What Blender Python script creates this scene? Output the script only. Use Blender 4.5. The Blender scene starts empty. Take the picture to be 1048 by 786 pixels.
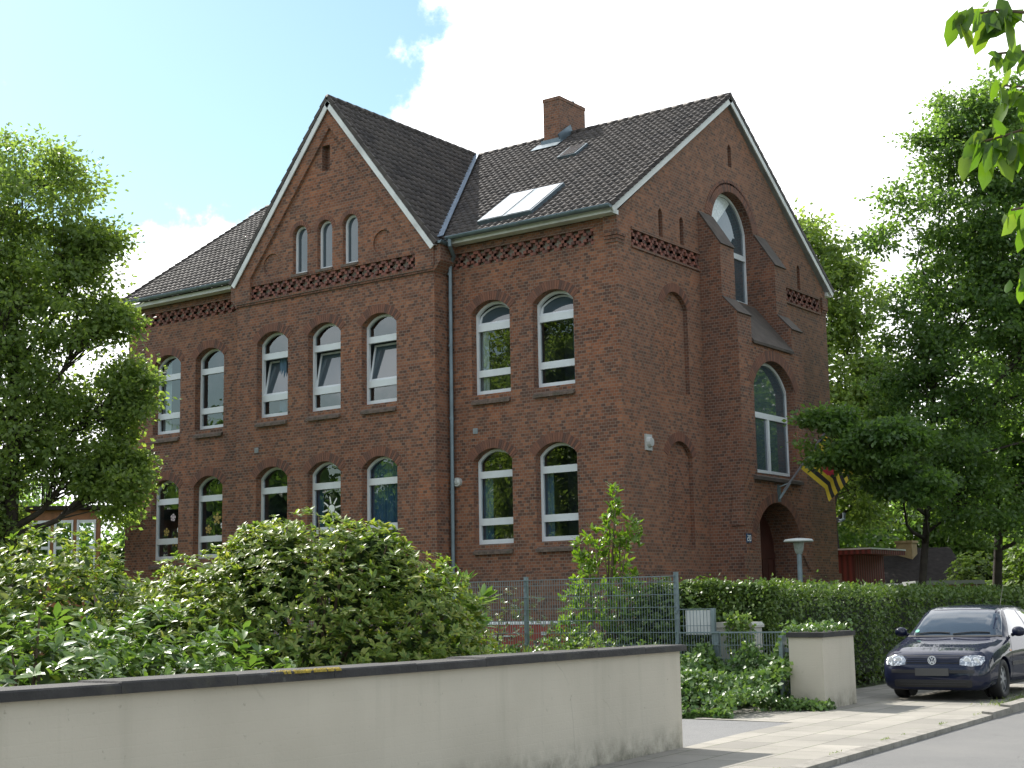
import bpy, bmesh, math, random
import numpy as np
from mathutils import Vector, Matrix
from mathutils.geometry import tessellate_polygon
from mathutils.bvhtree import BVHTree

random.seed(7)
S = bpy.context.scene
COL = S.collection

# ------------------------------------------------------------------ camera, sky, sun, exposure
cam_d = bpy.data.cameras.new('camera')
cam_d.sensor_width = 36.0
cam_d.lens = 1491.8 / 1048 * 36.0
cam_d.clip_start = 0.1
cam_d.clip_end = 2000
cam = bpy.data.objects.new('camera', cam_d)
COL.objects.link(cam)
CAMPOS = Vector((18.9086, -30.9537, 1.5333))
R = Matrix(((0.80979564, 0.10336725, 0.57753462),
            (0.58643699, -0.1124652, -0.80214914),
            (-0.0179634, 0.98826454, -0.1516922)))
cam.matrix_world = Matrix.Translation(CAMPOS) @ R.to_4x4()
S.camera = cam

SUN_TO = Vector((-1.0, 0.25, 0.95)).normalized()
sun_el = math.asin(SUN_TO.z)
sun_rot = math.atan2(SUN_TO.x, SUN_TO.y)

world = bpy.data.worlds.new('World')
S.world = world
world.use_nodes = True
wn = world.node_tree
wn.nodes.clear()


def W(kind, **kw):
    n = wn.nodes.new(kind)
    for k, v in kw.items():
        setattr(n, k, v)
    return n


def wl(a, b):
    wn.links.new(a, b)


wout = W('ShaderNodeOutputWorld')
bg = W('ShaderNodeBackground')
bg.inputs['Strength'].default_value = 0.098
sky = W('ShaderNodeTexSky', sky_type='NISHITA')
sky.sun_disc = False
sky.sun_elevation = sun_el
sky.sun_rotation = sun_rot
sky.air_density = 1.25
sky.dust_density = 0.6
sky.ozone_density = 1.0
tc = W('ShaderNodeTexCoord')
# direction of the clear patch of sky (up and to the left of the camera's axis)
clear_dir = (R @ Vector(((165 - 524) / 1491.8, (393 + 40) / 1491.8, -1.0))).normalized()
dot = W('ShaderNodeVectorMath', operation='DOT_PRODUCT')
dot.inputs[1].default_value = clear_dir
wl(tc.outputs['Generated'], dot.inputs[0])
nz = W('ShaderNodeTexNoise')
nz.inputs['Scale'].default_value = 7.0
nz.inputs['Detail'].default_value = 9.0
nz.inputs['Roughness'].default_value = 0.6
wl(tc.outputs['Generated'], nz.inputs['Vector'])
nzs = W('ShaderNodeMath', operation='MULTIPLY_ADD')
nzs.inputs[1].default_value = 0.046
nzs.inputs[2].default_value = -0.0235
wl(nz.outputs['Fac'], nzs.inputs[0])
add = W('ShaderNodeMath', operation='ADD')
wl(dot.outputs['Value'], add.inputs[0])
wl(nzs.outputs[0], add.inputs[1])
clr = W('ShaderNodeMapRange', interpolation_type='SMOOTHSTEP')
clr.inputs['From Min'].default_value = 0.9800
clr.inputs['From Max'].default_value = 0.9845
clr.inputs['To Min'].default_value = 1.0
clr.inputs['To Max'].default_value = 0.0
wl(add.outputs[0], clr.inputs['Value'])
# elsewhere the cover is broken cloud
nz2 = W('ShaderNodeTexNoise')
nz2.inputs['Scale'].default_value = 2.6
nz2.inputs['Detail'].default_value = 8.0
nz2.inputs['Roughness'].default_value = 0.55
wl(tc.outputs['Generated'], nz2.inputs['Vector'])
brk = W('ShaderNodeMapRange', interpolation_type='SMOOTHSTEP')
brk.inputs['From Min'].default_value = 0.46
brk.inputs['From Max'].default_value = 0.64
brk.inputs['To Min'].default_value = 0.12
brk.inputs['To Max'].default_value = 1.0
wl(nz2.outputs['Fac'], brk.inputs['Value'])
# the cloud bank that fills the view behind the building
axis = (R @ Vector(((860 - 524) / 1491.8, (393 - 250) / 1491.8, -1.0))).normalized()
dot2 = W('ShaderNodeVectorMath', operation='DOT_PRODUCT')
dot2.inputs[1].default_value = axis
wl(tc.outputs['Generated'], dot2.inputs[0])
bank = W('ShaderNodeMapRange', interpolation_type='SMOOTHSTEP')
bank.inputs['From Min'].default_value = 0.62
bank.inputs['From Max'].default_value = 0.80
wl(dot2.outputs['Value'], bank.inputs['Value'])
mx = W('ShaderNodeMath', operation='MAXIMUM')
wl(brk.outputs[0], mx.inputs[0])
wl(bank.outputs[0], mx.inputs[1])
mn = W('ShaderNodeMath', operation='MINIMUM')
wl(mx.outputs[0], mn.inputs[0])
wl(clr.outputs[0], mn.inputs[1])
cm = W('ShaderNodeMix', data_type='RGBA')
cc_ = W('ShaderNodeMix', data_type='RGBA')
cc_.inputs[6].default_value = (8.8, 8.9, 9.0, 1)
cc_.inputs[7].default_value = (8.6, 8.7, 8.9, 1)
wl(bank.outputs[0], cc_.inputs[0])
wl(cc_.outputs[2], cm.inputs[7])
wl(mn.outputs[0], cm.inputs[0])
hs = W('ShaderNodeHueSaturation')
hs.inputs['Saturation'].default_value = 0.95
hs.inputs['Value'].default_value = 0.60
wl(sky.outputs[0], hs.inputs['Color'])
tint = W('ShaderNodeMix', data_type='RGBA', blend_type='MULTIPLY')
tint.inputs[0].default_value = 1.0
tint.inputs[7].default_value = (.93, 1.09, 1.03, 1)
wl(hs.outputs[0], tint.inputs[6])
wl(tint.outputs[2], cm.inputs[6])
wl(cm.outputs[2], bg.inputs['Color'])
wl(bg.outputs[0], wout.inputs[0])

sun_d = bpy.data.lights.new('sun', 'SUN')
sun_d.energy = 3.3
sun_d.angle = math.radians(0.55)
sun_d.color = (1.0, 0.95, 0.87)
sun = bpy.data.objects.new('sun', sun_d)
COL.objects.link(sun)
sun.rotation_euler = SUN_TO.to_track_quat('Z', 'Y').to_euler()
sun.location = (-30, 10, 40)

S.view_settings.view_transform = 'Standard'
S.view_settings.look = 'None'
S.view_settings.gamma = 1.0
S.view_settings.use_curve_mapping = False
S.view_settings.exposure = 1.40


# ------------------------------------------------------------------ material helpers
class NT:
    def __init__(self, name):
        self.m = bpy.data.materials.new(name)
        self.m.use_nodes = True
        self.t = self.m.node_tree
        self.t.nodes.clear()
        self.out = self.t.nodes.new('ShaderNodeOutputMaterial')

    def n(self, kind, ins=None, **kw):
        nd = self.t.nodes.new(kind)
        for k, v in kw.items():
            setattr(nd, k, v)
        if ins:
            for k, v in ins.items():
                if hasattr(v, 'node'):
                    self.t.links.new(v, nd.inputs[k])
                else:
                    nd.inputs[k].default_value = v
        return nd

    def l(self, a, b):
        self.t.links.new(a, b)

    def mix(self, fac, a, b, blend='MIX'):
        return self.n('ShaderNodeMix', {0: fac, 6: a, 7: b}, data_type='RGBA', blend_type=blend).outputs[2]

    def ramp(self, fac, stops):
        r = self.n('ShaderNodeValToRGB', {0: fac})
        el = r.color_ramp.elements
        while len(el) < len(stops):
            el.new(0.5)
        for e, (p, c) in zip(el, stops):
            e.position = p
            e.color = (c[0], c[1], c[2], 1)
        return r.outputs[0]

    def noise(self, scale, detail=4, rough=0.55, vec=None):
        nd = self.n('ShaderNodeTexNoise', {'Scale': scale, 'Detail': detail, 'Roughness': rough})
        if vec is not None:
            self.l(vec, nd.inputs['Vector'])
        return nd.outputs['Fac']

    def rng(self, v, a, b, c, d):
        return self.n('ShaderNodeMapRange', {'Value': v, 'From Min': a, 'From Max': b, 'To Min': c, 'To Max': d}).outputs[0]

    def obj(self):
        return self.n('ShaderNodeTexCoord').outputs['Object']

    def geo(self):
        return self.n('ShaderNodeNewGeometry')

    def pos(self):
        return self.n('ShaderNodeNewGeometry').outputs['Position']

    def uv(self):
        return self.n('ShaderNodeTexCoord').outputs['UV']

    def bsdf(self, **ins):
        return self.n('ShaderNodeBsdfPrincipled', {k.replace('_', ' '): v for k, v in ins.items()})

    def bump(self, h, strength=0.5, dist=0.01):
        return self.n('ShaderNodeBump', {'Height': h, 'Strength': strength, 'Distance': dist}).outputs[0]

    def fin(self, sh):
        self.l(sh.outputs[0], self.out.inputs[0])
        return self.m


def c4(*c):
    return (c[0], c[1], c[2], 1.0)


def brick_mat(name, dark=0.0, brown=0.0):
    t = NT(name)
    uv = t.uv()
    jit = t.n('ShaderNodeTexNoise', {'Scale': 3.0, 'Detail': 2.0, 'Vector': uv})
    uvj = t.n('ShaderNodeMix', {0: 0.006, 4: uv, 5: jit.outputs['Color']}, data_type='VECTOR').outputs[1]
    b = t.n('ShaderNodeTexBrick', {'Vector': uvj, 'Color1': c4(0, 0, 0), 'Color2': c4(1, 1, 1), 'Mortar': c4(.5, .5, .5),
                                   'Scale': 1.0, 'Mortar Size': 0.0065, 'Mortar Smooth': 0.25, 'Bias': 0.0,
                                   'Brick Width': 0.135, 'Row Height': 0.079}, offset=0.5)
    rnd = t.n('ShaderNodeSeparateColor', {0: b.outputs['Color']}).outputs[0]
    col = t.ramp(rnd, [(0.0, (.098, .054, .043)), (0.25, (.152, .073, .049)), (0.5, (.208, .091, .056)),
                       (0.8, (.250, .110, .065)), (1.0, (.292, .134, .078))])
    p = t.pos()
    big = t.noise(0.42, 6, 0.65, p)
    sml = t.noise(2.1, 4, 0.6, p)
    patch = t.rng(big, 0.36, 0.64, 0, 1)
    col = t.mix(t.rng(patch, 0, 1, 0.0, 0.36), col, t.mix(1.0, col, c4(.50, .42, .46), 'MULTIPLY'))
    col = t.mix(t.rng(sml, .45, .75, 0, .35), col, t.mix(1.0, col, c4(1.25, 1.05, .85), 'MULTIPLY'))
    col = t.mix(t.rng(t.noise(7.5, 3, .6, p), .55, .8, 0, .22), col, c4(.10, .07, .065))
    # warm repaired patches and darker courses
    wm = t.n('ShaderNodeMapping', {'Vector': p, 'Location': (7.3, 2.1, 4.4), 'Scale': (.55, .55, .8)})
    col = t.mix(t.rng(t.noise(.9, 5, .6, wm.outputs[0]), .52, .68, 0, .6), col, t.mix(1.0, col, c4(1.32, 1.12, .92), 'MULTIPLY'))
    hb = t.n('ShaderNodeMapping', {'Vector': p, 'Scale': (.35, .35, 2.2)})
    col = t.mix(t.rng(t.noise(1.2, 5, .6, hb.outputs[0]), .52, .72, 0, .5), col, t.mix(1.0, col, c4(.55, .52, .58), 'MULTIPLY'))
    # weathering streaks that hang down the wall
    st = t.n('ShaderNodeMapping', {'Vector': p, 'Scale': (1.6, 1.6, 0.16)})
    col = t.mix(t.rng(t.noise(1.3, 4, .6, st.outputs[0]), .5, .8, 0, .5), col, c4(.085, .055, .05))
    if dark:
        col = t.mix(dark, col, c4(.075, .05, .045))
    if brown:
        col = t.mix(brown, col, c4(.24, .155, .10))
    col = t.mix(b.outputs['Fac'], col, c4(.20, .165, .14))
    h = t.n('ShaderNodeMath', {0: 1.0, 1: b.outputs['Fac']}, operation='SUBTRACT').outputs[0]
    h2 = t.n('ShaderNodeMath', {0: h, 1: t.noise(60, 2, .5, p)}, operation='ADD').outputs[0]
    s = t.bsdf(Base_Color=col, Roughness=0.85, Normal=t.bump(h2, .55, .012))
    s.inputs['Specular IOR Level'].default_value = 0.25
    return t.fin(s)


def plain(name, col, rough=0.5, metal=0.0, var=0.12, scale=6.0, spec=0.5, coat=0.0, bump=0.0, dirt=None):
    t = NT(name)
    p = t.obj()
    n1 = t.noise(scale, 5, .6, p)
    a = tuple(max(0, x * (1 - var)) for x in col)
    b_ = tuple(x * (1 + var) for x in col)
    c = t.ramp(n1, [(0.3, a), (0.7, b_)])
    if dirt:
        c = t.mix(t.rng(t.noise(scale * .35, 6, .65, p), .5, .72, 0, .8), c, c4(*dirt))
    kw = dict(Base_Color=c, Roughness=t.rng(t.noise(scale * 2, 3, .5, p), .3, .7, max(0, rough - .06), min(1, rough + .08)), Metallic=metal)
    if bump:
        kw['Normal'] = t.bump(t.noise(scale * 9, 3, .6, p), bump, .01)
    s = t.bsdf(**kw)
    s.inputs['Specular IOR Level'].default_value = spec
    s.inputs['Coat Weight'].default_value = coat
    return t.fin(s)


def leaf_mat(name, cols, trans=0.35, rough=0.42, spec=0.5, tcol=(1.35, 1.25, .45), zvar=0.5):
    """leaves: each leaf has its own tint; light passes through"""
    t = NT(name)
    g = t.geo()
    r = g.outputs['Random Per Island']
    k = len(cols)
    col = t.ramp(r, [(i / (k - 1) if k > 1 else 0, c) for i, c in enumerate(cols)])
    nb = t.noise(zvar, 3, .5, g.outputs['Position'])
    col = t.mix(t.rng(nb, .35, .65, 0, .35), col, t.mix(1.0, col, c4(1.35, 1.2, .75), 'MULTIPLY'))
    col = t.mix(t.rng(t.noise(zvar * 3, 2, .5, g.outputs['Position']), .45, .7, 0, .3), col, t.mix(1.0, col, c4(.6, .72, .8), 'MULTIPLY'))
    s = t.bsdf(Base_Color=col, Roughness=rough)
    s.inputs['Specular IOR Level'].default_value = spec
    tr = t.n('ShaderNodeBsdfTranslucent', {'Color': t.mix(1.0, col, c4(*tcol), 'MULTIPLY')})
    mxs = t.n('ShaderNodeMixShader', {0: trans})
    t.l(s.outputs[0], mxs.inputs[1])
    t.l(tr.outputs[0], mxs.inputs[2])
    return t.fin(mxs)


def glass_mat(name, tint=(.012, .016, .022), rough=.02, wav=0.02, spec=.75, coat=.6):
    t = NT(name)
    p = t.pos()
    s = t.bsdf(Base_Color=c4(*tint), Roughness=rough, IOR=1.5, Normal=t.bump(t.noise(1.1, 2, .4, p), wav, .1))
    s.inputs['Specular IOR Level'].default_value = spec
    s.inputs['Coat Weight'].default_value = coat
    s.inputs['Coat Roughness'].default_value = 0.02
    return t.fin(s)


M = {}
M['brick'] = brick_mat('red_brick')
M['brick_gable'] = brick_mat('weathered_brick', dark=.0, brown=.10)
M['brick_dark'] = brick_mat('sooty_brick', dark=.30)
M['brick_chim'] = brick_mat('chimney_brick', dark=.15, brown=.1)
M['plaster'] = plain('frieze_plaster', (.27, .235, .20), .9, var=.25, scale=5, bump=.3, dirt=(.12, .10, .09))
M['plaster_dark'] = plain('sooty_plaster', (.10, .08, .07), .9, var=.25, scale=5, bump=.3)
M['white'] = plain('white_window_paint', (.60, .63, .67), .35, var=.05, scale=3)
M['board'] = plain('white_bargeboard', (.62, .63, .64), .5, var=.08, scale=3, dirt=(.4, .4, .4))
M['zinc'] = plain('grey_zinc', (.13, .17, .20), .42, metal=.5, var=.2, scale=4, bump=.05)
M['zinc_blue'] = plain('valley_lead', (.17, .22, .29), .5, metal=.3, var=.2, scale=4)
M['sill'] = plain('sill_brick', (.12, .085, .07), .8, var=.4, scale=9, bump=.5, dirt=(.05, .055, .04))
M['slate'] = plain('weathering_slab', (.066, .052, .046), .9, var=.35, scale=4, bump=.5, dirt=(.05, .045, .042))


def clear_glass(name, tint, refl=1.0):
    t = NT(name)
    nrm = t.bump(t.noise(1.3, 2, .4, t.pos()), .035, .1)
    lw = t.n('ShaderNodeLayerWeight', {'Blend': .5}).outputs['Facing']
    p5 = t.n('ShaderNodeMath', {0: lw, 1: 4.0}, operation='POWER').outputs[0]
    f = t.rng(p5, 0, 1, .13 * refl, 1.0)
    tr = t.n('ShaderNodeBsdfTransparent', {'Color': c4(*tint)})
    gl = t.n('ShaderNodeBsdfGlossy', {'Color': c4(.92, .95, .97), 'Roughness': .0, 'Normal': nrm})
    mxs = t.n('ShaderNodeMixShader', {0: f})
    t.l(tr.outputs[0], mxs.inputs[1])
    t.l(gl.outputs[0], mxs.inputs[2])
    return t.fin(mxs)


M['glass'] = clear_glass('window_glass', (.66, .74, .77))
M['glass_blue'] = clear_glass('bluish_window_glass', (.55, .66, .74))
M['glass_grey'] = glass_mat('shaded_glass', (.05, .075, .095), .04)
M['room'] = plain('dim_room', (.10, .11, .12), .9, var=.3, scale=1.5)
M['curtain'] = plain('blue_curtain', (.10, .17, .25), .9, var=.2, scale=4)
M['curtain_pale'] = plain('pale_curtain', (.42, .44, .44), .9, var=.15, scale=4)
M['blind'] = plain('pale_blind', (.52, .56, .58), .25, var=.05, coat=.6)
M['darkwood'] = plain('dark_door_wood', (.055, .018, .014), .5, var=.3, scale=3)
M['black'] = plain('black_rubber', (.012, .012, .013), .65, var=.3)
M['fence'] = plain('galvanised_steel', (.20, .25, .28), .45, metal=.55, var=.15, scale=3)
M['bark'] = plain('bark', (.075, .058, .044), .9, var=.45, scale=7, bump=.9)
M['bark_dark'] = plain('dark_bark', (.04, .032, .026), .9, var=.4, scale=7, bump=.9)
M['twig'] = plain('twig', (.10, .07, .045), .8, var=.4, scale=9)
M['under'] = plain('hedge_core_shade', (.020, .028, .012), .95, var=.5, scale=6, bump=.6)  # near-black green: the shade inside the hedge put into a colour


# ------------------------------------------------------------------ mesh builder
class MB:
    def __init__(self):
        self.v, self.f, self.m, self.uv = [], [], [], []
        self.marks = []

    def mark(self):
        self.marks.append((len(self.v), len(self.f)))

    def build_each(self, name, mats, parent=None, **kw):
        """one object for each marked piece"""
        out = []
        ms = self.marks + [(len(self.v), len(self.f))]
        for (v0, f0), (v1, f1) in zip(ms[:-1], ms[1:]):
            if f1 == f0:
                continue
            q = MB()
            q.v = self.v[v0:v1]
            q.f = [tuple(i - v0 for i in f) for f in self.f[f0:f1]]
            q.m = self.m[f0:f1]
            q.uv = self.uv[f0:f1]
            out.append(q.build(name, mats, parent, **kw))
        return out

    def face(self, pts, mi=0, uv=None):
        i = len(self.v)
        self.v += [tuple(p) for p in pts]
        self.f.append(tuple(range(i, i + len(pts))))
        self.m.append(mi)
        self.uv.append(uv)

    def raw(self, verts, faces, mi=0, uvs=None):
        i = len(self.v)
        self.v += [tuple(p) for p in verts]
        for k, f in enumerate(faces):
            self.f.append(tuple(i + j for j in f))
            self.m.append(mi)
            self.uv.append(uvs[k] if uvs else None)

    def box(self, a, b, mi=0, mat=None):
        x0, y0, z0 = a
        x1, y1, z1 = b
        vs = [Vector(p) for p in ((x0, y0, z0), (x1, y0, z0), (x1, y1, z0), (x0, y1, z0), (x0, y0, z1), (x1, y0, z1), (x1, y1, z1), (x0, y1, z1))]
        if mat is not None:
            vs = [mat @ p for p in vs]
        self.raw(vs, [(0, 3, 2, 1), (4, 5, 6, 7), (0, 1, 5, 4), (1, 2, 6, 5), (2, 3, 7, 6), (3, 0, 4, 7)], mi)

    def bar(self, p, q, w, h, up=(0, 0, 1), mi=0):
        p, q = Vector(p), Vector(q)
        d = (q - p)
        L = d.length
        d = d / L
        s = d.cross(Vector(up))
        if s.length < 1e-4:
            s = d.cross(Vector((1, 0, 0)))
        s.normalize()
        u = s.cross(d)
        m = Matrix(((d.x, s.x, u.x, p.x), (d.y, s.y, u.y, p.y), (d.z, s.z, u.z, p.z), (0, 0, 0, 1)))
        self.box((0, -w / 2, -h / 2), (L, w / 2, h / 2), mi, m)

    def tube(self, pts, radii, n=8, mi=0, caps=True):
        pts = [Vector(p) for p in pts]
        if not hasattr(radii, '__len__'):
            radii = [radii] * len(pts)
        base = len(self.v)
        prev = None
        for k, p in enumerate(pts):
            d = (pts[min(k + 1, len(pts) - 1)] - pts[max(k - 1, 0)])
            if d.length < 1e-6:
                d = Vector((0, 0, 1))
            d.normalize()
            if prev is None:
                a = d.cross(Vector((0, 0, 1)))
                if a.length < 1e-3:
                    a = d.cross(Vector((1, 0, 0)))
            else:
                a = prev - d * prev.dot(d)
            a.normalize()
            prev = a
            b = d.cross(a)
            for j in range(n):
                t = 2 * math.pi * j / n
                self.v.append(tuple(p + (a * math.cos(t) + b * math.sin(t)) * radii[k]))
        for k in range(len(pts) - 1):
            for j in range(n):
                j2 = (j + 1) % n
                self.f.append((base + k * n + j, base + k * n + j2, base + (k + 1) * n + j2, base + (k + 1) * n + j))
                self.m.append(mi)
                self.uv.append(None)
        if caps:
            self.f.append(tuple(base + j for j in range(n))[::-1])
            self.f.append(tuple(base + (len(pts) - 1) * n + j for j in range(n)))
            self.m += [mi, mi]
            self.uv += [None, None]

    def prism(self, loop, vec, mi=0):
        """closed planar loop extruded by vec"""
        loop = [Vector(p) for p in loop]
        vec = Vector(vec)
        n = len(loop)
        tri = tessellate_polygon([loop])
        vs = loop + [p + vec for p in loop]
        fs = [tuple(t) for t in tri] + [tuple(i + n for i in t[::-1]) for t in tri]
        fs += [(i, (i + 1) % n, (i + 1) % n + n, i + n) for i in range(n)]
        self.raw(vs, fs, mi)

    def build(self, name, mats, parent=None, local=False, smooth=False, fixn=True):
        me = bpy.data.meshes.new(name)
        me.from_pydata(self.v, [], self.f)
        if not isinstance(mats, (list, tuple)):
            mats = [mats]
        for m_ in mats:
            me.materials.append(m_)
        me.polygons.foreach_set('material_index', self.m)
        if fixn:
            bm = bmesh.new()
            bm.from_mesh(me)
            bmesh.ops.remove_doubles(bm, verts=bm.verts, dist=1e-5) if smooth else None
            bmesh.ops.recalc_face_normals(bm, faces=bm.faces)
            bm.to_mesh(me)
            bm.free()
        me.update()
        uvl = me.uv_layers.new(name='UVMap')
        have = any(u is not None for u in self.uv) and not (fixn and smooth)
        for p in me.polygons:
            ex = self.uv[p.index] if have and p.index < len(self.uv) else None
            nx, ny, nz = (abs(c) for c in p.normal)
            for li, vi in zip(p.loop_indices, p.vertices):
                co = me.vertices[vi].co
                if ex is not None:
                    u = None
                if ny >= nx and ny >= nz:
                    u = (co.x, co.z)
                elif nx >= nz:
                    u = (co.y, co.z)
                else:
                    u = (co.x, co.y)
                uvl.data[li].uv = u
            if ex is not None:
                # explicit uvs are matched by position (normals may have been flipped)
                for li, vi in zip(p.loop_indices, p.vertices):
                    co = me.vertices[vi].co
                    best = min(range(len(ex)), key=lambda q: (Vector(ex[q][0]) - co).length)
                    uvl.data[li].uv = ex[best][1]
        if smooth:
            me.polygons.foreach_set('use_smooth', [True] * len(me.polygons))
        o = bpy.data.objects.new(name, me)
        COL.objects.link(o)
        place(o, parent, local)
        return o


def wloc(o):
    l = Vector((0, 0, 0))
    while o is not None:
        l = l + o.location
        o = o.parent
    return l


def place(o, parent, local=False):
    if parent is not None:
        o.parent = parent
        if not local:
            o.location = -wloc(parent)


def thing(name, label, cat, loc=(0, 0, 0), rotz=0, group=None):
    o = bpy.data.objects.new(name, None)
    o.empty_display_size = .3
    COL.objects.link(o)
    o.location = loc
    o.rotation_euler = (0, 0, rotz)
    return tag(o, label, cat, group)


def tag(o, label, cat, group=None, kind='thing'):
    o['label'] = label
    o['category'] = cat
    o['kind'] = kind
    if group:
        o['group'] = group
    return o


def struct(o, kind='structure'):
    o['kind'] = kind
    return o


# ------------------------------------------------------------------ leaf clouds (numpy)
LEAF = {
    'quad': (np.array([(0, 0, 0), (-.5, .5, .10), (0, 1, 0), (.5, .5, .10)], float), [(0, 1, 2), (0, 2, 3)]),
    'long': (np.array([(0, 0, 0), (-.5, .35, .10), (-.42, .72, .06), (0, 1, -.08), (.42, .72, .06), (.5, .35, .10), (0, .5, .0)], float),
             [(0, 6, 1), (1, 6, 2), (2, 6, 3), (0, 5, 6), (5, 4, 6), (4, 3, 6)]),
}


def leaf_mesh(name, P, A, N, L, Wd, mat, shape='quad', parent=None, curl=0.0):
    """P base points, A leaf axes, N leaf normals, L lengths, Wd widths"""
    tv, tf = LEAF[shape]
    n = len(P)
    A = A / np.maximum(np.linalg.norm(A, axis=1, keepdims=True), 1e-9)
    N = N - A * np.sum(N * A, axis=1, keepdims=True)
    N = N / np.maximum(np.linalg.norm(N, axis=1, keepdims=True), 1e-9)
    X = np.cross(A, N)
    k = len(tv)
    co = (P[:, None, :] + X[:, None, :] * (tv[None, :, 0:1] * Wd[:, None, None]) + A[:, None, :] * (tv[None, :, 1:2] * L[:, None, None])
          + N[:, None, :] * ((tv[None, :, 2:3] - curl * tv[None, :, 1:2] ** 2) * Wd[:, None, None]))
    co = co.reshape(-1, 3)
    off = np.array(wloc(parent)) if parent is not None else np.zeros(3)
    F = np.array(tf)
    nf = len(F)
    idx = (np.arange(n)[:, None, None] * k + F[None]).reshape(-1)
    me = bpy.data.meshes.new(name)
    me.vertices.add(n * k)
    me.vertices.foreach_set('co', (co - off).astype(np.float32).ravel())
    me.loops.add(len(idx))
    me.loops.foreach_set('vertex_index', idx.astype(np.int32))
    me.polygons.add(n * nf)
    me.polygons.foreach_set('loop_start', np.arange(0, n * nf * 3, 3, dtype=np.int32))
    me.polygons.foreach_set('loop_total', np.full(n * nf, 3, dtype=np.int32))
    me.update(calc_edges=True)
    me.materials.append(mat)
    o = bpy.data.objects.new(name, me)
    COL.objects.link(o)
    if parent is not None:
        o.parent = parent
    return o


def unit(a):
    return a / np.maximum(np.linalg.norm(a, axis=1, keepdims=True), 1e-9)


def ell_points(rng, ells, n, shell=.55):
    """points in a union of ellipsoids (cx,cy,cz,r_horizontal,r_vertical), denser near the skin"""
    w = np.array([e[3] * e[3] * e[4] for e in ells]) ** .75
    pick = rng.choice(len(ells), n, p=w / w.sum())
    E = np.array(ells)[pick]
    d = unit(rng.normal(size=(n, 3)))
    r = shell + (1 - shell) * rng.random(n) ** .7
    r *= 1 + rng.normal(size=n) * .05
    return E[:, :3] + d * r[:, None] * E[:, [3, 3, 4]], d


def spray(rng, C, Od, per, rad, size, flat=.6, up=.45, droop=.2, asp=.62):
    """leaves scattered round clump centres C"""
    n = len(C) * per
    c = np.repeat(C, per, axis=0)
    od = np.repeat(Od, per, axis=0)
    rr = np.repeat(rad, per)
    off = rng.normal(size=(n, 3)) * .48
    off[:, 2] *= flat
    P = c + off * rr[:, None]
    N = rng.normal(size=(n, 3)) * .7
    N[:, 2] += up
    N += od * .35
    A = off + rng.normal(size=(n, 3)) * .5
    A[:, 2] -= droop
    L = size * (.7 + .6 * rng.random(n))
    return P, unit(A), unit(N), L, L * asp * (.85 + .3 * rng.random(n))


def tree(name, label, base, top, ells, nclump, per, crad, size, lmat, bmat, r0=.2, seed=1, group=None, limbs=7, flat=.6,
         cat='tree', shell=.5, lean=(0, 0), droop=.2, twigs=True, extra=None, exrad=.34):
    rng = np.random.default_rng(seed)
    root = thing(name, label, cat, base, group=group)
    b, t = Vector(base), Vector(top)
    C, Od = ell_points(rng, ells, nclump, shell)
    nb_ = len(C)
    if extra is not None:
        C2, Od2 = ell_points(rng, extra[0], extra[1], .1)
        C = np.vstack([C, C2])
        Od = np.vstack([Od, Od2])
    mb = MB()
    # trunk
    npt = 9
    tp, tr = [], []
    ph = rng.random() * 6
    for i in range(npt):
        s = i / (npt - 1)
        w = .18 * math.sin(s * 4 + ph) * s * r0 * 5
        p = b.lerp(t, s) + Vector((w, w * .6, 0))
        tp.append(p)
        tr.append(r0 * (1 - .85 * s) * (1.35 if i == 0 else 1))
    mb.tube(tp, tr, 10)
    # limbs to cluster centres
    k = min(limbs * 2, len(C))
    cen = C[rng.choice(len(C), k, replace=False)]
    for _ in range(6):
        lab = np.argmin(((C[:, None] - cen[None]) ** 2).sum(-1), axis=1)
        for j in range(k):
            if (lab == j).any():
                cen[j] = C[lab == j].mean(0)
    H = (t - b).length
    bmb = MB()
    for j in range(k):
        mem = np.where(lab == j)[0]
        if not len(mem):
            continue
        e = Vector(cen[j])
        s = min(.92, max(.22, (e.z - b.z) / H * .72))
        i = s * (npt - 1)
        i0 = int(i)
        st = tp[i0].lerp(tp[min(i0 + 1, npt - 1)], i - i0)
        rs = tr[i0] * .55
        mid = st.lerp(e, .5) + Vector((0, 0, -.08 * (e - st).length)) + Vector(rng.normal(size=3) * .1)
        pts = [st, st.lerp(mid, .5) + Vector(rng.normal(size=3) * .05), mid, mid.lerp(e, .5) + Vector(rng.normal(size=3) * .08), e]
        mb.tube(pts, [rs, rs * .8, rs * .6, rs * .42, rs * .25], 6, caps=False)
        if twigs:
            for q in mem:
                c = Vector(C[q])
                a = mid.lerp(e, float(rng.random()))
                m2 = a.lerp(c, .55) + Vector(rng.normal(size=3) * .08)
                rr = max(.008, rs * .2)
                bmb.tube([a, m2, c], [rr, rr * .6, rr * .25], 4, caps=False)
    mb.build('trunk', bmat, root, fixn=False, smooth=True)
    if twigs and bmb.v:
        bmb.build('branches', bmat, root, fixn=False)
    P, A, N, L, Wd = spray(rng, C, Od, per, np.where(np.arange(len(C)) < nb_, crad, exrad) * (.6 + .8 * rng.random(len(C))), size, flat, droop=droop)
    leaf_mesh('crown', P, A, N, L, Wd, lmat, 'quad', root)
    return root


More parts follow.
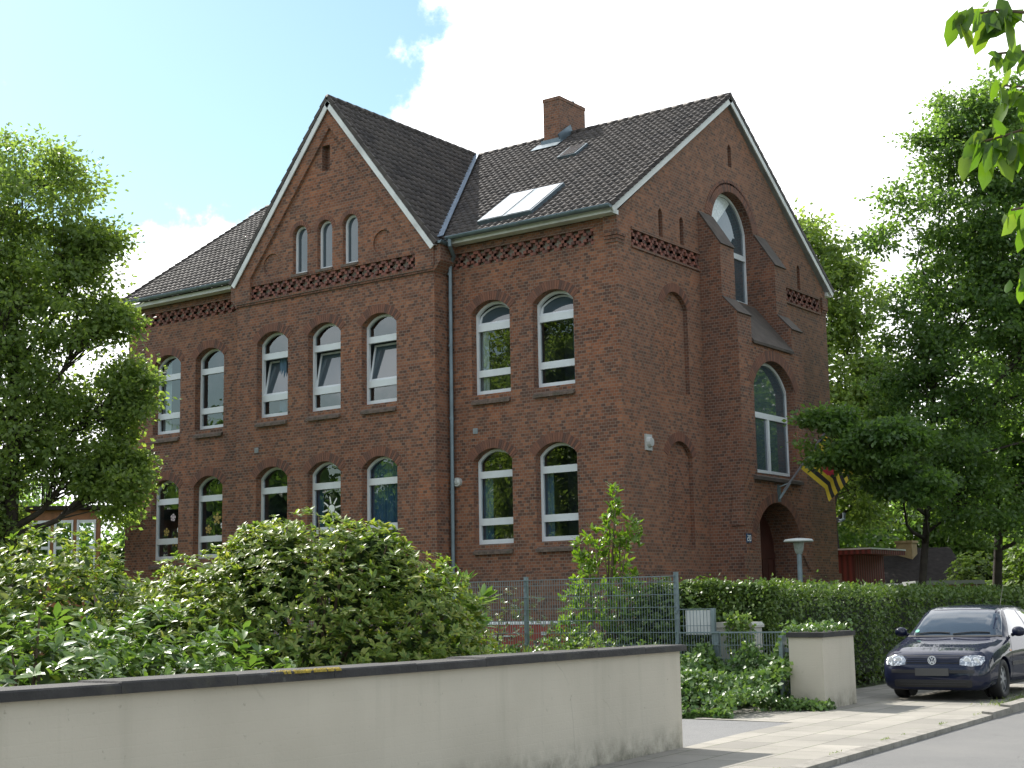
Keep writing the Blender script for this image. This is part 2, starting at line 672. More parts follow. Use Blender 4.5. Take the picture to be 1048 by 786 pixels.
# ================================================================== THE GROUND
def sheet(name, pts, z, m, uvrot=0.0, thick=None):
    mb = MB()
    loop = [(x, y, z) for x, y in pts]
    tri = tessellate_polygon([[Vector(p) for p in loop]])
    mb.raw(loop, [tuple(t) for t in tri])
    if thick:
        n = len(loop)
        lo = [(x, y, z - thick) for x, y in pts]
        for i in range(n):
            j = (i + 1) % n
            mb.face([loop[i], loop[j], lo[j], lo[i]])
    o = mb.build(name, m, fixn=False)
    for p in o.data.polygons:
        if abs(p.normal.z) > .5 and p.normal.z < 0:
            p.flip()
    return struct(o)


def ground_mat():
    t = NT('rough_grass_soil')
    p = t.pos()
    c = t.ramp(t.noise(1.3, 7, .65, p), [(.3, (.045, .052, .022)), (.55, (.06, .085, .025)), (.75, (.11, .10, .06))])
    return t.fin(t.bsdf(Base_Color=c, Roughness=.95, Normal=t.bump(t.noise(14, 5, .7, p), .8, .04)))


def asphalt_mat(name, base, patch=.25):
    t = NT(name)
    p = t.pos()
    c = t.ramp(t.noise(130, 2, .6, p), [(.3, tuple(x * .62 for x in base)), (.6, base), (.8, tuple(x * 1.6 for x in base))])
    c = t.mix(t.rng(t.noise(.7, 6, .6, p), .4, .7, 0, patch), c, c4(base[0] * 1.7, base[1] * 1.65, base[2] * 1.55))
    c = t.mix(t.rng(t.noise(3.3, 5, .7, p), .58, .75, 0, .45), c, c4(base[0] * .5, base[1] * .5, base[2] * .5))
    v = t.n('ShaderNodeTexVoronoi', {'Vector': p, 'Scale': .55}, feature='DISTANCE_TO_EDGE').outputs['Distance']
    n2 = t.n('ShaderNodeMath', {0: v, 1: t.rng(t.noise(2.5, 5, .7, p), 0, 1, -.02, .05)}, operation='ADD').outputs[0]
    c = t.mix(t.rng(n2, .0, .012, .6, 0), c, c4(.03, .03, .03))
    return t.fin(t.bsdf(Base_Color=c, Roughness=.9, Normal=t.bump(t.noise(95, 3, .7, p), .5, .012)))


def slab_mat():
    t = NT('concrete_slabs')
    p = t.pos()
    mp = t.n('ShaderNodeMapping', {'Vector': p, 'Rotation': (0, 0, math.radians(-4.0)), 'Location': (.31, .13, 0)})
    rot = t.n('ShaderNodeMapping', {'Vector': mp.outputs[0], 'Rotation': (0, 0, math.radians(90))})
    wob = t.n('ShaderNodeTexNoise', {'Scale': 1.7, 'Detail': 3.0, 'Vector': p})
    vec = t.n('ShaderNodeMix', {0: .02, 4: rot.outputs[0], 5: wob.outputs['Color']}, data_type='VECTOR').outputs[1]
    b = t.n('ShaderNodeTexBrick', {'Vector': vec, 'Color1': c4(0, 0, 0), 'Color2': c4(1, 1, 1), 'Mortar': c4(.5, .5, .5), 'Scale': 1.0,
                                   'Mortar Size': .009, 'Mortar Smooth': .3, 'Brick Width': .75, 'Row Height': .5}, offset=.5)
    r = t.n('ShaderNodeSeparateColor', {0: b.outputs['Color']}).outputs[0]
    c = t.ramp(r, [(0, (.205, .193, .170)), (.5, (.262, .246, .214)), (1, (.315, .294, .256))])
    c = t.mix(t.rng(t.noise(.9, 7, .7, p), .4, .68, 0, .65), c, c4(.175, .165, .145))
    c = t.mix(t.rng(t.noise(70, 2, .6, p), .35, .7, 0, .4), c, t.mix(1.0, c, c4(.72, .72, .72), 'MULTIPLY'))
    c = t.mix(t.rng(t.noise(5, 5, .7, p), .62, .74, 0, .5), c, c4(.12, .115, .09))
    c = t.mix(b.outputs['Fac'], c, t.mix(t.rng(t.noise(2.2, 3, .6, p), .45, .6, 0, 1), c4(.09, .085, .07), c4(.08, .10, .04)))
    h = t.n('ShaderNodeMath', {0: t.noise(60, 3, .6, p), 1: t.rng(b.outputs['Fac'], 0, 1, 1.2, 0)}, operation='ADD').outputs[0]
    h = t.n('ShaderNodeMath', {0: h, 1: t.rng(r, 0, 1, 0, .35)}, operation='ADD').outputs[0]
    return t.fin(t.bsdf(Base_Color=c, Roughness=.88, Normal=t.bump(h, .45, .012)))


def kx(y):          # street-side edge of the pavement
    return 12.85 - .069 * (y + 18.0)


def wx(y):          # plot-side edge of the pavement
    return 10.86 - .085 * (y + 16.7)


sheet('ground', [(-500, -500), (500, -500), (500, 500), (-500, 500)], -.16, ground_mat())
ys = [-60, -30, -18, -9, 5, 30, 60]
sheet('road', [(kx(y) + .02, y) for y in ys] + [(kx(y) + 5.6, y) for y in ys[::-1]], -.055, asphalt_mat('street_asphalt', (.135, .134, .132)))
sheet('far_pavement', [(kx(y) + 5.6, y) for y in ys] + [(kx(y) + 9, y) for y in ys[::-1]], .03, slab_mat(), thick=.15)
sheet('pavement', [(wx(-60), -60), (wx(-30), -30), (wx(-18), -18), (10.86, -16.7), (10.62, -14.9), (10.50, -13.2), (9.0, -13.1), (8.55, -9.4), (7.7, 5), (6.3, 30), (4.7, 60)]
      + [(kx(y) - .13, y) for y in ys[::-1]], 0.0, slab_mat())
sheet('yard_ground', [(-60, -60)] + [(wx(y), y) for y in ys] + [(-60, 60)], -.012, ground_mat())
sheet('driveway', [(-6, -16.9), (10.95, -16.72), (10.66, -15.1), (10.5, -13.2), (-6, -13.0)], -.004, asphalt_mat('driveway_asphalt', (.165, .165, .166), .15))
# kerb stones
t = NT('kerb_concrete')
p_ = t.pos()
kc = t.ramp(t.noise(2.5, 6, .7, p_), [(.3, (.16, .15, .13)), (.7, (.30, .28, .25))])
kc = t.mix(t.rng(t.noise(7, 4, .7, p_), .55, .7, 0, .6), kc, c4(.07, .07, .05))
M['kerb'] = t.fin(t.bsdf(Base_Color=kc, Roughness=.9, Normal=t.bump(t.noise(40, 4, .7, p_), .5, .02)))
mb = MB()
y = -40.0
while y < 40:
    y2 = y + .985
    up = .012 if y < -12 else min(.075, .012 + (y + 12) * .03)
    lo = -.2
    a = [(kx(y) - .128, y, 0), (kx(y) + .018, y, 0), (kx(y2) + .018, y2, 0), (kx(y2) - .128, y2, 0)]
    mb.raw([(q[0], q[1], lo) for q in a] + [(q[0], q[1], up - (.012 if i in (1, 2) else 0)) for i, q in enumerate(a)],
           [(4, 5, 6, 7), (0, 1, 5, 4), (1, 2, 6, 5), (2, 3, 7, 6), (3, 0, 4, 7)])
    y += 1.0
struct(mb.build('kerb', M['kerb']))


# ================================================================== THE SCHOOL BUILDING
def arch(x0, x1, zb, zs, rise, n=12):
    """opening with a segmental (or round / pointed-flat) head; loop runs anticlockwise"""
    a = (x1 - x0) / 2
    c = (x0 + x1) / 2
    rise = min(rise, a)
    r = (a * a + rise * rise) / (2 * rise)
    zc = zs + rise - r
    th = math.asin(min(1, a / r))
    pts = [(x0, zb), (x1, zb)]
    for i in range(n + 1):
        t_ = th - 2 * th * i / n
        pts.append((c + r * math.sin(t_), zc + r * math.cos(t_)))
    return pts


def rect(x0, x1, z0, z1):
    return [(x0, z0), (x1, z0), (x1, z1), (x0, z1)]


def front(y0):
    return lambda a, z, d: (a, y0 + d, z)


def right(x0):
    return lambda a, z, d: (x0 - d, a, z)


def facade(mb, mp, outer, holes, mi=0):
    """holes: (loop, depth, back material index or None, reveal material index)"""
    loops = [[Vector(mp(a, z, 0)) for a, z in outer]] + [[Vector(mp(a, z, 0)) for a, z in h[0]] for h in holes]
    flat = [p for l in loops for p in l]
    tri = tessellate_polygon(loops)
    mb.raw(flat, [tuple(t_) for t_ in tri], mi)
    for loop, dep, back, rm in holes:
        n = len(loop)
        for i in range(n):
            (a, z), (b, w) = loop[i], loop[(i + 1) % n]
            mb.face([mp(a, z, 0), mp(b, w, 0), mp(b, w, dep), mp(a, z, dep)], rm)
        if back is not None:
            lp = [Vector(mp(a, z, dep)) for a, z in loop]
            mb.raw(lp, [tuple(t_) for t_ in tessellate_polygon([lp])], back)


def inset(loop, d):
    n = len(loop)
    out = []
    for i in range(n):
        p0, p1, p2 = Vector(loop[i - 1]), Vector(loop[i]), Vector(loop[(i + 1) % n])
        e1, e2 = (p1 - p0).normalized(), (p2 - p1).normalized()
        n1, n2 = Vector((-e1.y, e1.x)), Vector((-e2.y, e2.x))
        b = (n1 + n2)
        b.normalize()
        out.append(tuple(p1 + b * (d / max(.35, b.dot(n1)))))
    return out


def clip_z(loop, z0, z1):
    """part of a 2-d loop between two heights"""
    def half(lp, f):
        out = []
        for i in range(len(lp)):
            p, q = lp[i], lp[(i + 1) % len(lp)]
            a, b = f(p), f(q)
            if a >= 0:
                out.append(p)
            if (a >= 0) != (b >= 0):
                s = a / (a - b)
                out.append((p[0] + (q[0] - p[0]) * s, p[1] + (q[1] - p[1]) * s))
        return out
    l = half(loop, lambda p: p[1] - z0)
    return half(l, lambda p: z1 - p[1])


def ring(mb, mp, loop, w, d0, d1, mi=0):
    """frame ring of width w following loop between depths d0 (front) and d1"""
    inn = inset(loop, w)
    n = len(loop)
    for i in range(n):
        j = (i + 1) % n
        o1, o2, i1, i2 = loop[i], loop[j], inn[i], inn[j]
        mb.face([mp(*o1, d0), mp(*o2, d0), mp(*i2, d0), mp(*i1, d0)], mi)
        mb.face([mp(*i1, d0), mp(*i2, d0), mp(*i2, d1), mp(*i1, d1)], mi)
        mb.face([mp(*o1, d0), mp(*o2, d0), mp(*o2, d1), mp(*o1, d1)], mi)
    return inn


B = thing('school_building', 'three storey red brick school with tiled gable roofs and white arched windows', 'building', (-9.4, 6.4, 0))

WX = {1: -17.633, 2: -15.655, 3: -12.262, 4: -10.181, 5: -8.100, 6: -4.702, 7: -2.665}
WW = 1.285
YW = -.65                                   # face of the projecting wing
ZUP = 11.5


def wloops(k):
    x = WX[k]
    return {'lo': arch(x, x + WW, 3.20, 5.42, .315), 'up': arch(x, x + WW, 7.20, 9.44, .31)}


mats_w = [M['brick'], M['plaster'], M['brick_dark'], M['brick_gable'], M['plaster_dark'], M['slate']]
wall = MB()
REV = .36
holes = []
for k in (6, 7):
    for l in wloops(k).values():
        holes.append((l, REV, None, 0))
holes.append((rect(-5.277, -.703, 10.76, 11.18), .11, 1, 2))
facade(wall, front(0), rect(-5.46, 0, 0, ZUP), holes)
holes = []
for k in (1, 2):
    for l in wloops(k).values():
        holes.append((l, REV, None, 0))
holes.append((rect(-18.25, -13.75, 10.76, 11.18), .11, 1, 2))
facade(wall, front(0), rect(-18.88, -13.105, 0, ZUP), holes)
# wing front with its gable
RIS = 1.265
gx, gz = -9.28, 16.28
holes = []
for k in (3, 4, 5):
    for l in wloops(k).values():
        holes.append((l, REV, None, 0))
holes.append((rect(-13.03, -6.12, 10.80, 11.22), .11, 1, 2))
GW = [(-10.78, -10.27), (-9.79, -9.28), (-8.80, -8.29)]
GW = [(a - .02, b + .06) for a, b in GW]
for a, b in GW:
    holes.append((arch(a, b, 11.34, 12.50, .29), .30, None, 0))
holes.append((rect(-9.63, -9.32, 14.27, 15.03), .22, 2, 2))
for cx_ in (-11.66, -7.30):
    holes.append(([(cx_ + .36 * math.cos(i * math.pi / 10), 11.76 + .36 * math.sin(i * math.pi / 10)) for i in range(20)], .05, 0, 2))
facade(wall, front(YW), [(-13.105, 0), (-5.458, 0), (-5.458, 11.45), (gx, gz), (-13.105, 11.45)], holes)
wall.face([(-5.458, YW, 0), (-5.458, 0, 0), (-5.458, 0, ZUP), (-5.458, YW, ZUP)])
wall.face([(-13.105, YW, 0), (-13.105, 0, 0), (-13.105, 0, ZUP), (-13.105, YW, ZUP)])
# left gable, back wall
wall.face([(-18.88, 0, 0), (-18.88, 12.86, 0), (-18.88, 12.86, ZUP), (-18.88, 6.43, 16.1), (-18.88, 0, ZUP)])
wall.face([(-18.88, 12.86, 0), (0, 12.86, 0), (0, 12.86, ZUP), (-18.88, 12.86, ZUP)])
wall.build('wall', mats_w, B)

# street gable
gw = MB()


def slit(y, z0, z1, w=.22):
    return [(y, z0), (y + w, z0), (y + w, z1 - .12), (y + w / 2, z1), (y, z1 - .12)]


NY0, NY1 = 5.18, 7.77
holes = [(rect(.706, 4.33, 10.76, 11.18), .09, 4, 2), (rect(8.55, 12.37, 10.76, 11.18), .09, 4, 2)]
for (z0, zs) in ((2.98, 5.40), (7.14, 9.45)):
    holes.append((arch(2.22, 3.56, z0, zs, .42), .13, 3 if z0 > 5 else 0, 2))
for y_ in (2.15, 3.30, 9.42, 10.78):
    holes.append((slit(y_, 11.28, 12.09), .22, 2, 2))
holes.append((slit(6.36, 14.22, 14.93), .22, 2, 2))
holes.append((arch(NY0, NY1, 10.2, 12.45, 1.0, 16), .42, None, 2))
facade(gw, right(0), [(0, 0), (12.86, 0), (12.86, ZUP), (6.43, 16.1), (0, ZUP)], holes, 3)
gw.build('street_gable_wall', mats_w, B)

# ---- stair projection in the street gable: two stepped buttress cheeks and the bay between them
pr_ = MB()
CH = [(4.35, NY0), (NY1, 8.51)]
for y0, y1 in CH:
    pr_.mark()
    prof = [(0.003, 0), (1.1, 0), (1.1, 9.42), (.66, 9.90), (.66, 11.42), (0.003, 12.42)]
    pr_.prism([(x, y0, z) for x, z in prof], (0, y1 - y0, 0), 2)
cheek = pr_.build_each('buttress', mats_w, B)
wc = MB()
for y0, y1 in CH:           # stone weatherings on the slopes
    for (xa, za), (xb, zb) in (((1.1, 9.42), (.66, 9.90)), ((.66, 11.42), (0.02, 12.42))):
        wc.mark()
        d = Vector((xb - xa, 0, zb - za)).normalized()
        nn = Vector((-d.z, 0, d.x)) * -1
        if nn.z < 0:
            nn = -nn
        a_ = Vector((xa, y0 - .012, za)) - d * .03 + nn * .004
        b_ = Vector((xb, y0 - .012, zb)) + nn * .004
        wc.prism([a_, a_ + Vector((0, y1 - y0 + .024, 0)), b_ + Vector((0, y1 - y0 + .024, 0)), b_], nn * .03, 0)
wc.build_each('buttress_capping', M['slate'], B)
# bay wall between the cheeks
bay = MB()
MWIN = arch(5.13, 7.83, 5.05, 7.50, .80, 16)
MY = (NY0 + NY1) / 2
DOOR = [(4.42, 0), (8.2, 0), (8.2, 2.45), (7.83, 2.85)] + arch(4.83, 7.83, 0, 2.95, 1.34, 16)[2:] + [(4.83, 2.85), (4.42, 2.45)]
facade(bay, right(1.103), rect(4.352, 8.508, 0, 8.72), [(MWIN, .38, None, 2), (DOOR, 1.0, 2, 2)])
bay.face([(1.103, NY0, 8.72), (1.103, NY1, 8.72), (-.05, NY1, 10.15), (-.05, NY0, 10.15)], 5)
for y0, y1 in CH:
    bay.face([(1.1, y0 + .002, 8.72), (1.1, y1 - .002, 8.72), (1.1, y1 - .002, 8.7), (1.1, y0 + .002, 8.7)], 0)
bay.build('stair_bay_wall', mats_w, B)
sl = MB()
sl.prism([(1.17, NY0 + .004, 8.66), (1.17, NY0 + .004, 8.74), (-.04, NY0 + .004, 10.24), (-.04, NY0 + .004, 10.16)], (0, NY1 - NY0 - .008, 0))
sl.build('sloping_slab', M['slate'], B)
dr = MB()
dr.box((.16, 4.6, 0), (.24, 8.1, 4.2))
for i in range(9):
    dr.box((.24, 4.8 + i * .36, 0.1), (.262, 5.1 + i * .36, 2.75))
dr.box((.24, 4.6, 2.8), (.28, 8.1, 2.95))
door = dr.build('door', M['darkwood'], B)
hd = MB()
hd.tube([(.30, 6.35, 1.1), (.34, 6.35, 1.1), (.34, 6.35, 1.9), (.30, 6.35, 1.9)], .02, 6)
hd.build('handle', M['zinc'], door)

# ---- plinth, string courses, corner blocks, kneelers
pl = MB()
for (a, b) in (((-5.455, -.07, 0), (-.0, -.003, 2.42)), ((-18.9, -.07, 0), (-13.11, -.003, 2.42)), ((-13.17, YW - .07, 0), (-5.40, YW - .003, 2.42)),
               ((.003, -.07, 0), (.07, 4.345, 2.42)), ((.003, 8.515, 0), (.07, 12.9, 2.42))):
    pl.mark()
    pl.box(a, b)
pl.build_each('plinth', M['brick_dark'], B)
st = MB()
# moulded course under the wing frieze, kneeler blocks, corbels
st.mark()
st.box((-13.11, YW - .05, 10.66), (-5.45, YW - .003, 10.72))
st.mark()
st.box((-13.11, YW - .08, 10.722), (-5.45, YW - .003, 10.79))
for x0, x1, s in ((-5.455, -5.2, 1), (-13.36, -13.108, -1)):
    st.mark()
    st.box((x0, YW - .04, 10.92), (x1, .0 - .003, 11.46))
    xa, xb = (x0, x1) if s > 0 else (x1, x0)
    st.mark()
    st.prism([(xa, YW - .04, 10.918), (xb, YW - .04, 10.918), (xa, YW - .04, 10.62)], (0, .64, 0))
for i in range(3):
    st.mark()
    st.box((-.36 + i * .0, -.03 - .025 * i, 10.72 + i * .085), (.02 + .02 * i, -.003, 10.795 + i * .085))
    st.mark()
    st.box((.003, -.0028, 10.72 + i * .085), (.02 + .02 * i, .34, 10.795 + i * .085))
    st.mark()
    st.box((.003, 12.5, 10.72 + i * .085), (.02 + .02 * i, 12.88 + .025 * i, 10.795 + i * .085))
st.mark()
st.box((-.36, -.078, 10.976), (.058, -.003, 11.47))
st.mark()
st.box((.003, 12.5, 10.976), (.058, 12.93, 11.30))
st.mark()
st.box((-18.95, -.08, 10.9), (-18.5, -.003, 11.47))
# dentil course below the eaves
for x0, x1 in ((-5.1, -.5), (-18.4, -13.5)):
    st.mark()
    st.box((x0, -.05, 11.40), (x1, -.003, 11.47))
# frieze rims
for x0, x1, y_, z in ((-5.3, -.69, 0, 11.18), (-18.27, -13.73, 0, 11.18), (-13.05, -6.1, YW, 11.22)):
    st.mark()
    st.box((x0, y_ - .035, z), (x1, y_ - .003, z + .055))
for y0, y1 in ((.69, 4.345), (8.53, 12.39)):
    st.mark()
    st.box((.003, y0, 11.18), (.04, y1, 11.24))
    st.mark()
    st.box((.003, y0, 10.69), (.04, y1, 10.757))
st.build_each('cornice', M['brick_dark'], B)
# corbels at the door jambs
cb = MB()
for y0, y1 in ((4.42, 4.83), (8.2, 7.83)):
    cb.mark()
    cb.prism([(1.105, y0, 2.45), (1.105, y0 - (.30 if y1 > y0 else -.30), 2.45), (1.105, y0 - (.30 if y1 > y0 else -.30), 2.85), (1.105, y1, 2.85)], (.035, 0, 0))
cb.mark()
cb.prism([(.70, 4.346, 3.6), (1.1, 4.346, 3.6), (1.1, 4.346, 4.5), (.78, 4.346, 4.5)], (0, -.05, 0))
cb.build_each('corbel', M['brick_dark'], B)
# raking brick band on the wing gable
rb = MB()
for s in (-1, 1):
    rb.mark()
    xo = 3.86 * s
    o1, o2 = (gx + xo, 11.40), (gx, gz - .02)
    i2, i1 = (gx, 15.52), (gx + 3.22 * s, 11.46)
    rb.prism([(o1[0], YW - .085, o1[1]), (o2[0], YW - .085, o2[1]), (i2[0], YW - .085, i2[1]), (i1[0], YW - .085, i1[1]), (gx + 3.22 * s, YW - .085, 10.8), (gx + xo, YW - .085, 10.8)],
             (0, .082, 0))
rb.build_each('raking_band', M['brick'], B)
# brick arches over the windows (headers on edge)
ar = MB()


def voussoir(mb, mp, x0, x1, zs, rise, th, n=22, proud=.014):
    mb.mark()
    a = (x1 - x0) / 2
    c = (x0 + x1) / 2
    rise = min(rise, a)
    r = (a * a + rise * rise) / (2 * rise)
    zc = zs + rise - r
    ang = math.asin(min(1, a / r))
    for i in range(n):
        t0, t1 = -ang + 2 * ang * i / n, -ang + 2 * ang * (i + .86) / n
        q = []
        for (rr, t_) in ((r + .002, t0), (r + th, t0), (r + th, t1), (r + .002, t1)):
            q.append((c + rr * math.sin(t_), zc + rr * math.cos(t_)))
        f = [mp(*p, -proud) for p in q]
        bk = [mp(*p, -.002) for p in q]
        mb.face(f)
        for i2 in range(4):
            j2 = (i2 + 1) % 4
            mb.face([f[i2], f[j2], bk[j2], bk[i2]])


for k in WX:
    mp = front(YW if k in (3, 4, 5) else 0)
    voussoir(ar, mp, WX[k], WX[k] + WW, 5.42, .315, .25)
    voussoir(ar, mp, WX[k], WX[k] + WW, 9.44, .31, .25)
for a, b in GW:
    voussoir(ar, front(YW), a, b, 12.50, .29, .13, 14)
for (z0, zs) in ((2.98, 5.40), (7.14, 9.45)):
    voussoir(ar, right(0), 2.22, 3.56, zs, .42, .24)
voussoir(ar, right(0), NY0, NY1, 12.45, 1.0, .26, 40)
voussoir(ar, right(0), NY0 - .27, NY1 + .27, 12.47, 1.18, .13, 44)
voussoir(ar, right(1.103), 5.13, 7.83, 7.50, .80, .30, 40)
voussoir(ar, right(1.103), 4.83, 7.83, 2.95, 1.34, .26, 40)
t = NT('arch_brick')
g_ = t.geo()
ac = t.ramp(g_.outputs['Random Per Island'], [(0, (.080, .045, .038)), (.3, (.130, .060, .043)), (.7, (.175, .074, .048)), (1, (.205, .087, .054))])
M['archb'] = t.fin(t.bsdf(Base_Color=t.mix(t.rng(t.noise(4, 4, .6, t.pos()), .4, .7, 0, .5), ac, c4(.11, .06, .05)), Roughness=.85))
ar.build_each('brick_arch', M['archb'], B)
# lattice of the friezes: crossed bricks in front of the plaster
la = MB()


def lattice(mb, mp, x0, x1, z0, z1, back):
    mb.mark()
    h = z1 - z0
    n = max(1, round((x1 - x0) / (h * .92)))
    p = (x1 - x0) / n
    steps = 5
    for i in range(n):
        for j in range(steps):
            for s in (0, 1):
                f0, f1 = j / steps, (j + 1) / steps
                xa = x0 + p * (i + (f0 if s == 0 else 1 - f1))
                za = z0 + h * f0
                q = [(xa - .01, za), (xa + p / steps + .01, za), (xa + p / steps + .01, za + h / steps - .006), (xa - .01, za + h / steps - .006)]
                d0 = -.012 if s == 0 else -.006
                f = [mp(*c, d0) for c in q]
                b_ = [mp(*c, back) for c in q]
                mb.face(f)
                for u in range(4):
                    mb.face([f[u], f[(u + 1) % 4], b_[(u + 1) % 4], b_[u]])


lattice(la, front(0), -5.277, -.703, 10.76, 11.18, .108)
lattice(la, front(0), -18.25, -13.75, 10.76, 11.18, .108)
lattice(la, front(YW), -13.03, -6.12, 10.80, 11.22, .108)
lattice(la, right(0), .706, 4.33, 10.76, 11.18, .088)
lattice(la, right(0), 8.55, 12.37, 10.76, 11.18, .088)
t = NT('frieze_brick')
fc = t.ramp(t.geo().outputs['Random Per Island'], [(0, (.10, .05, .045)), (.5, (.17, .07, .055)), (1, (.25, .09, .065))])
M['friezeb'] = t.fin(t.bsdf(Base_Color=fc, Roughness=.85))
la.build_each('lattice_frieze', M['friezeb'], B, fixn=False)


# ---- windows
def sill_brick(mp, x0, x1, z, parent, zl=None, dep=.24):
    mb = MB()
    n = max(4, round((x1 - x0 + .1) / .075))
    w = (x1 - x0 - .01) / n
    for i in range(n):
        xa, xb = x0 + .005 + i * w + .003, x0 + .005 + (i + 1) * w - .003
        q = [(dep, z - .005), (-.09, z - .19), (-.09, z - .27), (dep, z - .10)]
        f = [mp(xa, zz, d) for d, zz in q]
        g = [mp(xb, zz, d) for d, zz in q]
        mb.face(f)
        mb.face(g)
        for u in range(4):
            mb.face([f[u], f[(u + 1) % 4], g[(u + 1) % 4], g[u]])
    o = mb.build('sill', M['sill'], parent)
    return o


def window(loop, mp, bars, dep=.22, tilt=None, panes=None, glass='glass', vert=None, label=None, sill=True, fw=.07, room=False, curtains=None):
    """frame with cross bars at heights `bars` (pairs), optional tilted sash between two heights"""
    mb = MB()
    inn = ring(mb, mp, loop, fw, dep, dep + .09)
    xs = [p[0] for p in inn]
    x0, x1 = min(xs), max(xs)
    z0, z1 = min(p[1] for p in loop), max(p[1] for p in loop)
    for a, b in bars:
        f = [mp(x0 - .002, a, dep - .012), mp(x1 + .002, a, dep - .012), mp(x1 + .002, b, dep - .012), mp(x0 - .002, b, dep - .012)]
        g = [mp(x0 - .002, a, dep + .08), mp(x1 + .002, a, dep + .08), mp(x1 + .002, b, dep + .08), mp(x0 - .002, b, dep + .08)]
        mb.face(f)
        for u in range(4):
            mb.face([f[u], f[(u + 1) % 4], g[(u + 1) % 4], g[u]])
    for v in (vert or []):
        xa, xb, za, zb = v
        f = [mp(xa, za, dep - .008), mp(xb, za, dep - .008), mp(xb, zb, dep - .008), mp(xa, zb, dep - .008)]
        g = [mp(xa, za, dep + .08), mp(xb, za, dep + .08), mp(xb, zb, dep + .08), mp(xa, zb, dep + .08)]
        mb.face(f)
        for u in range(4):
            mb.face([f[u], f[(u + 1) % 4], g[(u + 1) % 4], g[u]])
    fr = mb.build('window', M['white'], B)
    if label:
        fr['label'] = label
    pm = MB()
    edges = [z0] + [c for b in bars for c in b] + [z1 + .01]
    for i in range(0, len(edges), 2):
        za, zb = edges[i], edges[i + 1]
        if zb - za < .1:
            continue
        lp = clip_z(inset(loop, .03), za - .03, zb + .03)
        if len(lp) < 3:
            continue
        tl = tilt and tilt.get(i // 2)
        if tl:
            mm = MB()
            zz0 = min(p[1] for p in lp) + .03
            zz1 = max(p[1] for p in lp) - .03
            tf = lambda a, z, d, zz0=zz0, zz1=zz1, tl=tl: mp(a, z, d + .03 + tl * (z - zz0) / (zz1 - zz0))
            lq = clip_z(inset(loop, fw + .006), za + .006, zb - .006)
            if i // 2 == len(edges) // 2 - 1:
                lq = clip_z(inset(loop, fw + .004), za + .006, zb)
            ring(mm, tf, lq, .055, dep + .005, dep + .05)
            so = mm.build('sash', M['white'], fr)
            gl = MB()
            li = [Vector(tf(a, z, dep + .03)) for a, z in inset(lq, .03)]
            gl.raw(li, [tuple(t_) for t_ in tessellate_polygon([li])])
            gl.build('pane', M['glass_grey'], fr)
            # black sheet past the open sash; the room's darkness is put into its colour
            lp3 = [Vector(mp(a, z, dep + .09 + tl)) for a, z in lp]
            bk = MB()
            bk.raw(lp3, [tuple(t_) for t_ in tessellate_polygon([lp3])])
            bk.build('dark_backing_sheet', M['black'], fr)
        else:
            lp3 = [Vector(mp(a, z, dep + .045)) for a, z in lp]
            pm.raw(lp3, [tuple(t_) for t_ in tessellate_polygon([lp3])])
    pm.build('pane', M[glass], fr)
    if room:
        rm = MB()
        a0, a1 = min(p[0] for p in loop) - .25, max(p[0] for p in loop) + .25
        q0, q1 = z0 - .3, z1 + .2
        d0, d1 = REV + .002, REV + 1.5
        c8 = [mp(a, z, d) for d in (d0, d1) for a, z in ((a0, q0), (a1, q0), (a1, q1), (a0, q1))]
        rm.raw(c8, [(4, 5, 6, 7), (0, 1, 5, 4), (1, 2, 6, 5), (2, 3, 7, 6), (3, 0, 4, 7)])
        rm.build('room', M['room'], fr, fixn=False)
    for (xa, xb, za, zb, mname) in (curtains or []):
        cu = MB()
        n_ = max(6, int((xb - xa) / .03))
        row = []
        for i in range(n_ + 1):
            a = xa + (xb - xa) * i / n_
            d = dep + .19 + .025 * math.sin(i * 1.9) + .012 * math.sin(i * .7)
            row.append((mp(a, za, d), mp(a, zb, d)))
        for i in range(n_):
            cu.face([row[i][0], row[i + 1][0], row[i + 1][1], row[i][1]])
        cu.build('curtain', M[mname], fr, fixn=False)
    if sill:
        sill_brick(mp, min(p[0] for p in loop), max(p[0] for p in loop), z0, fr)
    return fr


WIN = {}
for k in WX:
    mp = front(YW if k in (3, 4, 5) else 0)
    lo, up = wloops(k)['lo'], wloops(k)['up']
    x = WX[k]
    cl = {5: [(x + .02, x + 1.27, 3.1, 5.7, 'curtain')], 6: [(x + .02, x + .34, 3.1, 5.0, 'curtain')], 7: [(x + .02, x + .30, 3.1, 5.0, 'curtain'), (x + 1.1, x + 1.27, 3.1, 5.0, 'curtain')],
          4: [(x + .02, x + .26, 3.1, 5.0, 'curtain')], 2: [(x + 1.0, x + 1.27, 3.1, 5.0, 'curtain')]}.get(k)
    cu_ = {1: [(x + .02, x + .42, 7.1, 9.6, 'curtain_pale')], 3: [(x + .55, x + .85, 7.1, 9.0, 'curtain')], 6: [(x + .02, x + .28, 7.1, 9.0, 'curtain_pale')], 7: [(x + 1.0, x + 1.27, 7.1, 9.0, 'curtain')]}.get(k)
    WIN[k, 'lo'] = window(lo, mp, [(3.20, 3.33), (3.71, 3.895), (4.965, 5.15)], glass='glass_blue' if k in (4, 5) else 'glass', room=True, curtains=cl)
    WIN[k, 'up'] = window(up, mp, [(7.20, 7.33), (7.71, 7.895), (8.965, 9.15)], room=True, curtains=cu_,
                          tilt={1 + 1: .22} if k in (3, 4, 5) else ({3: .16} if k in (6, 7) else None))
for a, b in GW:
    window(arch(a, b, 11.36, 12.50, .29), front(YW), [], dep=.14, glass='glass_grey', sill=False, fw=.065)
sg = MB()
for a, b in GW:
    sg.mark()
    sg.box((a - .03, YW - .06, 11.26), (b + .03, YW + .2, 11.335))
sg.build_each('gable_sill', M['sill'], B)
